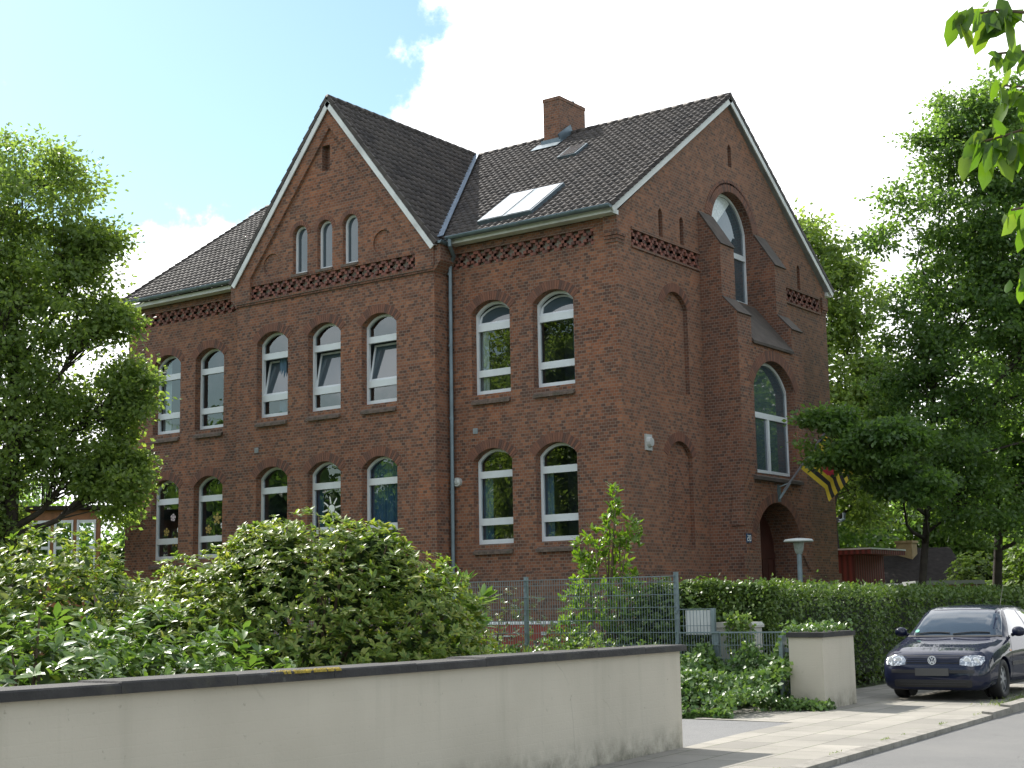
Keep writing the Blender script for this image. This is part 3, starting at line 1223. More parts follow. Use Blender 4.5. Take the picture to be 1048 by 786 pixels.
NW = window(arch(NY0 - .02, NY1 + .02, 10.28, 12.45, .99, 18), right(0), [(11.62, 11.78)], dep=.26, glass='glass_grey', sill=False, fw=.08,
            label='tall arched window with a pale blind high in the street gable')
MWN = window(arch(5.13, 7.83, 5.12, 7.50, .79, 18), right(1.103), [(6.66, 6.82)], dep=.26, glass='glass_grey', sill=False, fw=.085,
             vert=[(6.44, 6.56, 5.12, 6.66)], label='wide arched stair window with a central mullion above the doorway')
ms = MB()
ms.prism([(1.22, 4.95, 4.86), (1.22, 4.95, 4.95), (.74, 4.95, 5.13), (.74, 4.95, 4.86)], (0, 2.95, 0))
ms.build('stone_sill', M['slate'], B)
# pale blind behind the left half of the high window
bl = MB()
lp = clip_z(arch(NY0 + .07, NY1 - .07, 10.4, 12.45, .90, 18), 11.80, 13.5)
lp = [p for p in lp if p[0] < 7.05]
lp = [(min(a, 6.9), z) for a, z in lp]
v3 = [Vector(right(0)(a, z, .298)) for a, z in lp]
bl.raw(v3, [tuple(t_) for t_ in tessellate_polygon([v3])])
bl.build('blind', M['blind'], NW)

# paper decorations stuck to the class-room panes
M['paper'] = plain('white_paper', (.75, .76, .76), .8, var=.03)
M['paper_yellow'] = plain('yellow_paper', (.34, .25, .07), .8, var=.1)
M['paper_pink'] = plain('pale_paper', (.50, .42, .45), .8, var=.1)


def star(mb, mp, x, z, r, d, n=8, r0=.35, w=.035):
    c = [mp(x + r * r0 * math.cos(i * .5236), z + r * r0 * math.sin(i * .5236), d) for i in range(12)]
    mb.raw(c, [tuple(range(12))])
    for i in range(n):
        a = 2 * math.pi * i / n + .2
        dx, dz = math.cos(a), math.sin(a)
        p0, p1 = r * (r0 + .08), r
        q = [(x + dx * p0 - dz * w, z + dz * p0 + dx * w), (x + dx * p1 - dz * w * .7, z + dz * p1 + dx * w * .7),
             (x + dx * p1 + dz * w * .7, z + dz * p1 - dx * w * .7), (x + dx * p0 + dz * w, z + dz * p0 - dx * w)]
        mb.raw([mp(a_, b_, d) for a_, b_ in q], [(0, 1, 2, 3)])


sx = MB()
star(sx, front(YW), WX[4] + .70, 4.40, .36, .262, 8, .34, .026)
o = sx.build('paper_sun', M['paper'], WIN[4, 'lo'])
for k, sp in ((1, [(.45, 4.10, .13, 'paper_yellow'), (.85, 3.78, .16, 'paper_yellow'), (.75, 4.55, .12, 'paper_pink'), (1.02, 4.15, .08, 'paper')]),
              (2, [(.40, 4.10, .14, 'paper_yellow'), (.78, 4.42, .18, 'paper_yellow'), (1.05, 4.2, .11, 'paper'), (.75, 3.8, .12, 'paper_pink')])):
    for dx, z, r, m_ in sp:
        sx = MB()
        star(sx, front(0), WX[k] + dx, z, r, .262, 5, .45, .05)
        sx.build('paper_flower', M[m_], WIN[k, 'lo'])


# ------------------------------------------------------------------ roofs of pantiles
def tile_mat():
    t = NT('glazed_pantile')
    p = t.pos()
    uvn = t.n('ShaderNodeVectorMath', {0: t.uv(), 1: (3.333, 2.94, 0)}, operation='MULTIPLY').outputs[0]
    fl = t.n('ShaderNodeVectorMath', {0: uvn}, operation='FLOOR').outputs[0]
    wn_ = t.n('ShaderNodeTexWhiteNoise', {0: fl}, noise_dimensions='3D').outputs['Value']
    c = t.ramp(wn_, [(0, (.030, .025, .025)), (.5, (.046, .038, .036)), (1, (.066, .054, .050))])
    c = t.mix(t.rng(t.noise(.9, 6, .65, p), .42, .7, 0, .45), c, c4(.085, .07, .06))
    c = t.mix(t.rng(t.noise(6, 5, .7, p), .6, .75, 0, .5), c, c4(.10, .10, .075))
    s = t.bsdf(Base_Color=c, Roughness=t.rng(t.noise(9, 3, .6, p), .3, .7, .60, .78), Normal=t.bump(t.noise(30, 3, .6, p), .25, .01))
    s.inputs['Specular IOR Level'].default_value = .38
    return t.fin(s)


M['tile'] = tile_mat()
TW, TH = .225, .285
PX = [0, .05, .10, .14, .175, .225]
PH = [.010, .040, .036, .010, 0, .010]


def tile_slope(mb, o, ax, up, n, Lx, Lu, cut=None):
    """S-tiles: o eave corner, ax along the eave, up along the slope; cut(p)->True keeps a tile column point"""
    o, ax, up, n = (Vector(v) for v in (o, ax, up, n))
    nc = int(math.ceil(Lx / TW))
    nr = int(math.ceil(Lu / TH))
    for r_ in range(nr):
        u0 = r_ * TH
        u1 = min(Lu, u0 + TH)
        for c in range(nc):
            base = o + ax * (c * TW)
            jz = random.uniform(-.006, .006)
            lo, hi, lip = [], [], []
            for x, h in zip(PX, PH):
                lo.append(base + ax * x + up * (u0 - .02) + n * (h + .026 + jz))
                hi.append(base + ax * x + up * u1 + n * (h + jz))
                lip.append(base + ax * x + up * (u0 - .02) + n * (h - .004))
            mid = (lo[2] + hi[2]) / 2
            if cut is not None and not cut(mid):
                continue
            i0 = len(mb.v)
            mb.v += [tuple(p) for p in lo + hi + lip]
            k = len(PX)
            for j in range(k - 1):
                for f in ((i0 + j, i0 + j + 1, i0 + k + j + 1, i0 + k + j), (i0 + 2 * k + j, i0 + 2 * k + j + 1, i0 + j + 1, i0 + j)):
                    mb.f.append(f)
                    mb.m.append(0)
                    mb.uv.append(None)


def tiled(name, slopes, parent):
    mb = MB()
    for s in slopes:
        tile_slope(mb, *s)
    me = bpy.data.meshes.new(name)
    me.from_pydata(mb.v, [], mb.f)
    me.materials.append(M['tile'])
    uvl = me.uv_layers.new(name='UVMap')
    fpt = 2 * (len(PX) - 1)
    data = np.zeros(len(me.loops) * 2, np.float32)
    for p in me.polygons:
        q = p.index // fpt
        for li in p.loop_indices:
            data[2 * li] = (q % 97) * .3 + .15
            data[2 * li + 1] = (q // 97) * .34 + .17
    uvl.data.foreach_set('uv', data)
    me.polygons.foreach_set('use_smooth', [True] * len(me.polygons))
    o = bpy.data.objects.new(name, me)
    COL.objects.link(o)
    place(o, parent)
    return o


RY, RZ = 6.43, 16.38
EY, EZ = -.42, 11.56
mu = Vector((0, RY - EY, RZ - EZ))
ML = mu.length
mu.normalize()
mn_ = Vector((0, -mu.z, mu.y))
zm = lambda y_: EZ + (y_ - EY) * (RZ - EZ) / (RY - EY)
wing_z = lambda x: 16.40 - RIS * abs(x - gx)
XL, XR = -19.1, .13
WE = 3.98                                # half width of the wing roof at its eave
wu = Vector((-WE, 0, RIS * WE)).normalized()
WLn = Vector((WE, 0, RIS * WE)).length
slopes = [((XL, EY, EZ), (1, 0, 0), mu, mn_, XR - XL, ML, lambda p: zm(p.y) > wing_z(p.x) - .06)]
slopes.append(((XR, 2 * RY - EY, EZ), (-1, 0, 0), (0, -mu.y, mu.z), (0, mu.z, mu.y), XR - XL, ML))
yf = YW - .16
slopes.append(((gx + WE, yf, 16.40 - RIS * WE), (0, 1, 0), wu, (-wu.x * 0 + wu.z, 0, -wu.x), RY - yf, WLn, lambda p: p.z > zm(p.y) - .10))
slopes.append(((gx - WE, yf + 7.2, 16.40 - RIS * WE), (0, -1, 0), (-wu.x, 0, wu.z), (-wu.z, 0, -wu.x), 7.2, WLn, lambda p: p.z > zm(p.y) - .10))
roof = tiled('roof', slopes, B)
# boarding under the tiles
ud = MB()
for (a, b, c, d) in (((XL, EY, EZ - .03), (XR, EY, EZ - .03), (XR, RY, RZ - .03), (XL, RY, RZ - .03)),
                     ((XL, 2 * RY - EY, EZ - .03), (XR, 2 * RY - EY, EZ - .03), (XR, RY, RZ - .031), (XL, RY, RZ - .031))):
    ud.face([a, b, c, d])
for s in (-1, 1):
    ye = EY + .1
    ud.face([(gx + s * WE, yf, 16.37 - RIS * WE), (gx, yf, 16.37), (gx, RY, 16.37), (gx + s * WE, ye, 16.37 - RIS * WE)])
ud.build('roof_boarding', M['board'], roof, fixn=False)
# ridge and verge tiles
rg = MB()


def capline(mb, p, q, r, seg=.38):
    p, q = Vector(p), Vector(q)
    n = max(1, int((q - p).length / seg))
    for i in range(n):
        a, b = p.lerp(q, i / n), p.lerp(q, (i + 1.06) / n)
        mb.tube([a, b], [r, r * .86], 8)


rg.mark()
capline(rg, (XL, RY, RZ + .01), (XR, RY, RZ + .01), .105)
rg.mark()
capline(rg, (gx, yf, 16.41), (gx, RY - .1, 16.41), .105)
rg.build_each('ridge_tiles', M['tile'], roof, smooth=True, fixn=False)
vg = MB()


def rake(mb, mb2, p, q, out, n):
    """verge tile edge (mb) above a white board (mb2) along p->q, both standing outwards by out"""
    mb.mark()
    mb2.mark()
    p, q, out, n = (Vector(v) for v in (p, q, out, n))
    d = (q - p)
    L = d.length
    k = int(L / .34)
    for i in range(k):
        a = p + d * (i / k)
        b = p + d * ((i + 1.03) / k)
        lift = n * .03
        pts = [a + n * .070 + lift, a + n * -.045 + lift, b + n * -.045, b + n * .070]
        mb.prism(pts, out * .05)
    a, b = p - n * .050, q - n * .050
    mb2.prism([a, a - n * .15, b - n * .15, b], out * .035)


bd = MB()
hv = Vector((0, mu.y, mu.z))
rake(vg, bd, (XR - .03, EY - .02, EZ), (XR - .03, RY, RZ), (1, 0, 0), mn_)
rake(vg, bd, (XR - .03, 2 * RY - EY + .02, EZ), (XR - .03, RY, RZ), (1, 0, 0), (0, mu.z, mu.y))
rake(vg, bd, (XL + .03, EY - .02, EZ), (XL + .03, RY, RZ), (-1, 0, 0), mn_)
wn1 = Vector((wu.z, 0, -wu.x))
rake(vg, bd, (gx + WE, yf + .03, 16.40 - RIS * WE), (gx, yf + .03, 16.40), (0, -1, 0), wn1)
rake(vg, bd, (gx - WE, yf + .03, 16.40 - RIS * WE), (gx, yf + .03, 16.40), (0, -1, 0), (-wn1.x, 0, wn1.z))
vg.build_each('verge_tiles', M['tile'], roof)
bd.build_each('bargeboard', M['board'], B)
# soffit strip, gutters
so = MB()
so.mark()
so.box((-5.3, EY + .06, 11.40), (XR - .06, -.003, 11.52))
so.mark()
so.box((XL + .06, EY + .06, 11.40), (-13.36, -.003, 11.52))
so.mark()
so.box((XL + .06, 12.863, 11.40), (XR - .06, 2 * RY - EY - .06, 11.52))
so.build_each('soffit', M['board'], B)


def gutter(mb, p, q, r=.085):
    mb.mark()
    p, q = Vector(p), Vector(q)
    d = (q - p).normalized()
    s = d.cross(Vector((0, 0, 1)))
    prof = [(r * math.cos(a), r * math.sin(a)) for a in [math.pi + i * math.pi / 8 for i in range(9)]]
    prof = [(r + .018, .012), (r + .018, -.008)][::-1] and prof
    for i in range(8):
        (a0, b0), (a1, b1) = prof[i], prof[i + 1]
        mb.face([p + s * a0 + Vector((0, 0, b0)), q + s * a0 + Vector((0, 0, b0)), q + s * a1 + Vector((0, 0, b1)), p + s * a1 + Vector((0, 0, b1))])
        k = .88
        mb.face([p + s * a0 * k + Vector((0, 0, b0 * k)), q + s * a0 * k + Vector((0, 0, b0 * k)), q + s * a1 * k + Vector((0, 0, b1 * k)), p + s * a1 * k + Vector((0, 0, b1 * k))])
    mb.bar(p + s * r, q + s * r, .022, .022)
    mb.bar(p - s * r, q - s * r, .022, .022)
    for e in (p, q):
        mb.raw([tuple(e + s * a + Vector((0, 0, b))) for a, b in prof], [tuple(range(9))])


gt = MB()
gutter(gt, (-5.12, EY - .09, 11.56), (XR + .02, EY - .09, 11.56))
gutter(gt, (XL, EY - .09, 11.60), (-13.30, EY - .09, 11.60))
gutter(gt, (-5.17, yf + .02, 11.44), (-5.17, EY - .02, 11.42), .075)
gt.build_each('gutter', M['zinc'], B, fixn=False)
dp = MB()
dp.tube([(-5.02, EY - .09, 11.5), (-5.02, EY - .09, 11.32), (-5.12, -.2, 11.08), (-5.30, -.13, 10.92), (-5.31, -.13, 10.7), (-5.33, -.13, 0)], .058, 10)
for z in (10.6, 8.6, 6.6, 4.6, 2.6):
    dp.tube([(-5.325, -.13, z), (-5.325, -.13, z + .06)], .072, 10)
dp.build('downpipe', M['zinc'], B, smooth=False)
# valley lead
vl = MB()
for s in (1, -1):
    ya = EY
    vl.mark()
    pa = Vector((gx + s * (16.40 - zm(ya)) / RIS, ya, zm(ya) + .05))
    pb = Vector((gx + s * .05, RY - .1, zm(RY) + .02))
    w = Vector((.15 * s, 0, .0))
    vl.prism([pa - w * .5 + Vector((0, -.02, .04)), pa + w + Vector((0, 0, .06)), pb + w * .9 + Vector((0, 0, .07)), pb - w * .5 + Vector((0, 0, .04))], (0, 0, .02))
vl.build_each('valley_lead', M['zinc_blue'], roof)
# chimney with lead flashing
ch = MB()
ch.box((-6.12, 5.78, 15.3), (-5.5, 7.25, 17.36))
ch.box((-6.135, 5.765, 17.362), (-5.485, 7.265, 17.47))
chim = ch.build('chimney', M['brick_chim'], roof)
fl = MB()
fl.bar((-5.47, 5.7, zm(5.7) + .16), (-5.47, RY - .02, zm(RY) + .13), .03, .34, up=mn_)
fl.box((-6.18, 5.70, zm(5.70) - .02), (-5.44, 5.775, zm(5.7) + .22))
fl.prism([(-6.35, 5.35, zm(5.35) + .085), (-5.35, 5.35, zm(5.35) + .085), (-5.35, 5.74, zm(5.74) + .085), (-6.35, 5.74, zm(5.74) + .085)], mn_ * .015)
fl.build('lead_flashing', M['zinc'], chim)
pt = MB()
pt.tube([(-5.8, 7.0, 17.5), (-5.8, 7.0, 17.68)], .06, 8)
pt.build('chimney_pot', M['zinc'], chim)
ld = MB()
ld.mark()
ld.tube([(-6.1, 5.9, 17.4), (-6.11, 5.9, 19.6)], .008, 5)
ld.mark()
ld.tube([(-5.52, 7.1, 17.4), (-5.52, 7.1, 19.6)], .008, 5)
ld.build_each('lightning_rod', M['zinc'], chim)
# roof windows: glass that mirrors the bright sky
t = NT('sky_lit_glass')
s_ = t.bsdf(Base_Color=c4(.35, .37, .39), Roughness=.16, Metallic=.85)
M['skyglass'] = t.fin(s_)
for (x0, x1, y0, y1, lift) in ((-4.36, -3.53, .02, 1.58, .10), (-3.46, -2.62, .02, 1.58, .10), (-4.42, -3.82, 4.08, 4.72, .07)):
    fm = MB()
    a, b = Vector((x0, y0, zm(y0))), Vector((x0, y1, zm(y1)))
    u_ = (b - a).normalized()
    nn = mn_ * (lift + .045)
    X = Vector((1, 0, 0))
    w = x1 - x0
    for (p, q) in ((a, a + X * w), (b, b + X * w)):
        fm.bar(p + nn * .5, q + nn * .5, .07, lift + .05, up=mn_)
    for (p, q) in ((a - u_ * .034, b + u_ * .034), (a + X * w - u_ * .034, b + X * w + u_ * .034)):
        fm.bar(p + nn * .5, q + nn * .5, .07, lift + .052, up=mn_)
    f_ = fm.build('skylight', M['zinc'], roof)
    gm = MB()
    ang = math.radians(6)
    c_ = [a + X * .03, a + X * (w - .03), b + X * (w - .03), b + X * .03]
    gm.face([p + mn_ * (lift + .06) for p in c_])
    gm.build('pane', M['skyglass'], f_, fixn=False)

# ------------------------------------------------------------------ fittings on the walls
M['grey_plastic'] = plain('grey_plastic', (.40, .41, .41), .5, var=.08)
wl_ = MB()
wl_.box((.003, 1.05, 5.45), (.05, 1.36, 5.86))
wl_.tube([(.05, 1.2, 5.66), (.14, 1.2, 5.66)], [.15, .11], 12)
o = tag(wl_.build('wall_lamp', M['grey_plastic']), 'small grey square lamp on the street gable beside the corner', 'wall lamp')
vt = MB()
vt.tube([(-5.20, -.003, 4.90), (-5.20, -.10, 4.90)], [.12, .12], 14)
vt.tube([(-5.20, -.10, 4.90), (-5.20, -.13, 4.90)], [.09, .05], 14)
tag(vt.build('alarm_bell', M['grey_plastic']), 'round grey bell on the brick wall right of the downpipe', 'bell')
v2 = MB()
v2.box((-4.68, -.03, 6.16), (-4.53, -.003, 6.31))
for i in range(4):
    v2.box((-4.67, -.038, 6.18 + i * .033), (-4.54, -.03, 6.195 + i * .033))
tag(v2.build('air_vent', plain('pale_vent', (.24, .27, .30), .6)), 'small square vent plate between the two right-hand window rows', 'vent')
v3_ = MB()
v3_.box((-12.30, YW - .03, 6.18), (-12.15, YW - .003, 6.33))
for i in range(4):
    v3_.box((-12.29, YW - .038, 6.20 + i * .033), (-12.16, YW - .03, 6.215 + i * .033))
tag(v3_.build('air_vent', plain('pale_vent_b', (.24, .25, .26), .6)), 'small square vent plate on the wing above its leftmost lower window', 'vent')
# house number plate
npl = thing('house_number', 'small blue enamel house number plate left of the arched doorway', 'number plate', (1.11, 4.46, 3.14))
mb = MB()
mb.box((1.106, 4.32, 3.14), (1.125, 4.60, 3.38))
mb.build('plate', plain('blue_enamel', (.02, .06, .13), .25, var=.05), npl)
mb = MB()
seg = {'a': ((0, 1), (1, 1)), 'b': ((1, 1), (1, .5)), 'c': ((1, .5), (1, 0)), 'd': ((0, 0), (1, 0)), 'e': ((0, 0), (0, .5)), 'f': ((0, .5), (0, 1)), 'g': ((0, .5), (1, .5))}
for (ch_, y0) in (('abged', 4.365), ('abcdef', 4.485)):
    for s in ch_:
        (a, b), (c, d) = seg[s]
        mb.bar((1.127, y0 + a * .07, 3.19 + b * .14), (1.127, y0 + c * .07, 3.19 + d * .14), .02, .004, up=(1, 0, 0))
mb.build('numeral', M['paper'], npl)


# ================================================================== WALLS AND FENCES BY THE STREET
def render_mat(name, base):
    t = NT(name)
    p = t.pos()
    c = t.ramp(t.noise(.8, 6, .6, p), [(.3, tuple(x * .94 for x in base)), (.7, tuple(x * 1.03 for x in base))])
    z = t.n('ShaderNodeSeparateXYZ', {0: p}).outputs[2]
    low = t.rng(z, 0, .30, 1, 0)
    d = t.n('ShaderNodeMath', {0: low, 1: t.rng(t.noise(3.5, 6, .7, p), .38, .66, 0, 1)}, operation='MULTIPLY').outputs[0]
    c = t.mix(d, c, c4(.11, .105, .075))
    st = t.n('ShaderNodeMapping', {'Vector': p, 'Scale': (3.5, 3.5, .25)})
    c = t.mix(t.rng(t.noise(1.4, 4, .6, st.outputs[0]), .54, .8, 0, .28), c, c4(.24, .22, .17))
    c = t.mix(t.rng(t.noise(11, 4, .7, p), .66, .74, 0, .5), c, c4(.22, .20, .16))
    vo = t.n('ShaderNodeTexVoronoi', {'Vector': t.n('ShaderNodeMix', {0: .10, 4: p, 5: t.n('ShaderNodeTexNoise', {'Scale': 4.0, 'Detail': 4.0, 'Vector': p}).outputs['Color']}, data_type='VECTOR').outputs[1], 'Scale': .9}, feature='DISTANCE_TO_EDGE').outputs['Distance']
    ck = t.n('ShaderNodeMath', {0: t.rng(vo, 0, .006, 1, 0), 1: t.rng(t.noise(.9, 3, .5, p), .55, .62, 0, .4)}, operation='MULTIPLY').outputs[0]
    c = t.mix(ck, c, c4(.16, .14, .11))
    c = t.mix(t.rng(t.noise(.55, 4, .6, p), .5, .68, 0, .35), c, t.mix(1.0, c, c4(.80, .79, .76), 'MULTIPLY'))
    # courses of the brickwork faintly visible under the paint
    b = t.n('ShaderNodeTexBrick', {'Vector': t.uv(), 'Scale': 1.0, 'Mortar Size': .006, 'Mortar Smooth': .6, 'Brick Width': .26, 'Row Height': .077})
    h = t.n('ShaderNodeMath', {0: t.rng(b.outputs['Fac'], 0, 1, .16, 0), 1: t.noise(38, 4, .65, p)}, operation='ADD').outputs[0]
    return t.fin(t.bsdf(Base_Color=c, Roughness=.8, Normal=t.bump(h, .30, .008)))


M['render'] = render_mat('cream_painted_wall', (.475, .43, .36))
t = NT('coping_slate')
p_ = t.pos()
cc = t.ramp(t.noise(4, 6, .65, p_), [(.3, (.018, .017, .018)), (.7, (.042, .040, .040))])
cc = t.mix(t.rng(t.noise(1.1, 6, .75, p_), .56, .68, 0, .25), cc, c4(.12, .11, .05))
cc = t.mix(t.rng(t.noise(2.6, 6, .75, p_), .63, .72, 0, .6), cc, c4(.15, .15, .14))
M['coping'] = t.fin(t.bsdf(Base_Color=cc, Roughness=.85, Normal=t.bump(t.noise(30, 5, .7, p_), .7, .015)))
M['moss'] = plain('yellow_moss', (.30, .22, .03), .95, var=.4, scale=16, bump=.8)

g = thing('garden_wall', 'long low cream painted wall with a dark coping in the foreground', 'wall', (11.0, -24, 0))
mb = MB()
A0, A1 = Vector((10.86, -16.72)), Vector((11.32, -22.3))
A2 = Vector((11.55, -34.0))
th = .34
lp = [(10.86, -16.72), (11.22, -22.3), (11.22, -36), (11.22 - th, -36), (11.22 - th, -22.3), (10.86 - th, -16.70)]
mb.prism([(x, y, -.1) for x, y in lp], (0, 0, 1.13))
mb.build('masonry', M['render'], g)
y = -16.64
k = 0
while y > -35:
    y2 = y - (.99 + .02 * ((k * 7) % 3))
    fx = lambda q: 10.86 + (.36 * (-16.72 - q) / 5.58 if q > -22.3 else .36)
    mb = MB()
    dz = .004 * ((k * 5) % 4 - 1.5)
    z0, z1 = 1.032, 1.105 + dz
    o_ = .055
    a, b = fx(y), fx(y2)
    pts = [(a + o_, y - .004, 0), (b + o_, y2, 0), (b - th - o_, y2, 0), (a - th - o_, y - .004, 0)]
    vs = [(p[0], p[1], z0) for p in pts] + [(p[0], p[1], z1 - .012) for p in pts]
    c = Vector(sum((Vector((p[0], p[1], 0)) for p in pts), Vector((0, 0, 0))) / 4)
    vs += [(c.x + (p[0] - c.x) * .955, c.y + (p[1] - c.y) * .985, z1) for p in pts]
    mb.raw(vs, [(0, 3, 2, 1)] + [(i, (i + 1) % 4, (i + 1) % 4 + 4, i + 4) for i in range(4)] + [(i + 4, (i + 1) % 4 + 4, (i + 1) % 4 + 8, i + 8) for i in range(4)] + [(8, 9, 10, 11)])
    mb.build('coping_stone', M['coping'], g)
    y = y2
    k += 1
# strip of yellow moss along the outer edge of the coping
mb = MB()
rr = random.Random(3)
y = -22.62
while y > -23.28:
    fx_ = 10.86 + (.36 * (-16.72 - y) / 5.58 if y > -22.3 else .36)
    for _ in range(3):
        r_ = rr.uniform(.012, .03)
        cx_, cz_ = fx_ + .05 - rr.random() ** 2 * .07, 1.10
        yy = y + rr.uniform(-.03, .03)
        mb.tube([(cx_, yy, cz_ - .012), (cx_, yy, cz_ + .004), (cx_, yy, cz_ + .008 + r_ * .2)], [r_, r_ * .8, r_ * .3], 6)
    y -= .026
mb.build('moss_strip', M['moss'], g, fixn=False)

g = thing('gate_pillar', 'squat cream painted gate pillar with an ivy grown dark cap', 'pillar', (9.7, -10.3, 0))
mb = MB()
PIL = [(9.965, -10.955), (9.83, -9.50), (9.20, -9.46), (9.37, -10.82)]
mb.prism([(x, y, -.1) for x, y in PIL], (0, 0, 1.125))
mb.build('masonry', M['render'], g)
cx_, cy_ = sum(p[0] for p in PIL) / 4, sum(p[1] for p in PIL) / 4
mb = MB()
mb.prism([(cx_ + (x - cx_) * 1.10, cy_ + (y - cy_) * 1.05, 1.027) for x, y in PIL], (0, 0, .07))
mb.build('cap', M['coping'], g)
mb = MB()
mb.box((9.27, -10.62, .0), (9.33, -10.47, 1.02))
mb.box((9.13, -10.66, .0), (9.19, -10.50, 1.05))
mb.box((9.188, -10.56, .2), (9.272, -10.53, .26))
mb.box((9.188, -10.56, .8), (9.272, -10.53, .86))
tag(mb.build('gate_post', M['fence']), 'pair of flat grey steel gate posts at the left side of the cream pillar', 'gate post')


def mesh_fence(name, label, x0, x1, y, ztop, z0, posts, ph):
    """welded double-rod fence: fine uprights and paired cross rods"""
    g = thing(name, label, 'fence', (x0, y, 0))
    xs = sorted(posts)
    for a, b in zip([x0] + [p for p in xs if x0 < p < x1], [p for p in xs if x0 < p < x1] + [x1]):
        mb = MB()
        n = int((b - a) / .05)
        for i in range(n + 1):
            x = a + .02 + (b - a - .04) * i / n
            mb.bar((x, y, z0), (x, y, ztop), .0065, .0065, up=(1, 0, 0))
        z = z0 + .05
        while z < ztop + .01:
            for s in (-1, 1):
                mb.bar((a, y + s * .008, z), (b, y + s * .008, z), .009, .009)
            z += .2
        for s in (-1, 0, 1):
            mb.bar((a, y + s * .011, ztop), (b, y + s * .011, ztop), .012, .014)
        mb.build('mesh_panel', M['fence'], g, fixn=False)
    for p in posts:
        mb = MB()
        mb.box((p - .03, y + .015, 0), (p + .03, y + .075, ph))
        mb.box((p - .033, y + .012, ph), (p + .033, y + .078, ph + .012))
        for z in (.4, .9, 1.4, 1.8):
            if z < ph:
                mb.box((p - .022, y - .014, z), (p + .022, y + .012, z + .04))
        mb.build('post', M['fence'], g)
    return g


mesh_fence('mesh_fence', 'tall grey wire mesh fence between the bushes and the school yard', -7.4, 7.24, -10.40, 1.99, .05,
           [-7.42, -4.49, -1.56, 1.37, 4.30, 7.24], 2.04)
mesh_fence('low_mesh_fence', 'low grey wire mesh fence overgrown by ivy beside the gate pillar', 7.30, 9.22, -10.40, 1.09, .05, [7.95], 1.10)

# white board behind the fence, utility cabinet, path lamp
g = thing('notice_board', 'white board seen through bars next to the tall fence post', 'board', (7.6, -10.2, 0))
mb = MB()
mb.box((7.36, -10.30, 1.06), (7.86, -10.27, 1.44))
mb.build('panel', plain('white_board', (.55, .56, .57), .5, var=.05), g)
mb = MB()
for i in range(9):
    x = 7.36 + i * .06
    mb.bar((x, -10.37, 1.05), (x, -10.37, 1.46), .008, .008, up=(1, 0, 0))
mb.bar((7.3, -10.37, 1.46), (7.90, -10.37, 1.46), .014, .014)
mb.bar((7.3, -10.37, 1.20), (7.90, -10.37, 1.20), .01, .01)
mb.build('bars', M['fence'], g, fixn=False)
mb = MB()
mb.box((7.86, -10.39, 0), (7.92, -10.33, 1.47))
mb.build('post', M['fence'], g)

g = thing('utility_cabinet', 'pale grey utility cabinet between the low fence and the hedge', 'cabinet', (8.0, -9.75, 0))
M['cab'] = plain('cabinet_grey', (.36, .36, .33), .55, var=.08, dirt=(.2, .2, .17))
mb = MB()
mb.box((7.72, -10.05, 0), (8.40, -9.72, 1.16))
mb.build('body', M['cab'], g)
mb = MB()
mb.prism([(7.69, -10.08, 1.163), (7.69, -10.08, 1.20), (7.73, -10.08, 1.245), (8.39, -10.08, 1.245), (8.43, -10.08, 1.20), (8.43, -10.08, 1.163)], (0, .39, 0))
mb.build('lid', M['cab'], g)
mb = MB()
mb.box((7.76, -10.062, .12), (8.36, -10.053, 1.12))
dd = mb.build('door', M['cab'], g)
mb = MB()
mb.box((8.28, -10.075, .62), (8.32, -10.064, .74))
mb.build('lock', M['black'], dd)

g = thing('path_lamp', 'grey path lamp with a flat disc shade in front of the arched doorway', 'lamp', (4.74, -.29, 0))
mb = MB()
mb.tube([(4.74, -.29, 0), (4.74, -.29, .7), (4.74, -.29, .72), (4.74, -.29, 2.68)], [.075, .07, .058, .055], 12)
mb.build('pole', M['zinc'], g, smooth=False)
mb = MB()
mb.tube([(4.74, -.29, 2.62), (4.74, -.29, 2.70), (4.74, -.29, 2.89)], [.07, .10, .13], 14)
mb.build('lantern', plain('milky_glass', (.22, .25, .24), .3, var=.1), g)
mb = MB()
mb.tube([(4.74, -.29, 2.89), (4.74, -.29, 2.91), (4.74, -.29, 2.95), (4.74, -.29, 2.975)], [.33, .34, .30, .08], 24)
mb.build('shade', plain('pale_shade', (.42, .44, .43), .45, var=.06), g)

# red board with a studded white edge behind the fence
g = thing('play_barrier', 'low red board with a row of white studs behind the mesh fence', 'barrier', (2.9, -8.7, 0))
mb = MB()
mb.box((2.1, -8.75, .75), (4.2, -8.70, 1.22))
mb.build('board', plain('red_board', (.30, .055, .04), .6, var=.2), g)
mb = MB()
for i in range(22):
    mb.box((2.12 + i * .095, -8.77, 1.223), (2.18 + i * .095, -8.68, 1.275))
mb.build('stud', M['white'], g)
mb = MB()
mb.box((2.4, -8.79, 1.0), (2.9, -8.753, 1.03))
mb.box((3.5, -8.79, 1.03), (3.62, -8.753, 1.09))
mb.build('rail', M['white'], g)
for x in (2.2, 4.1):
    mb = MB()
    mb.box((x - .04, -8.69, 0), (x + .04, -8.62, 1.2))
    mb.build('post', M['bark'], g)

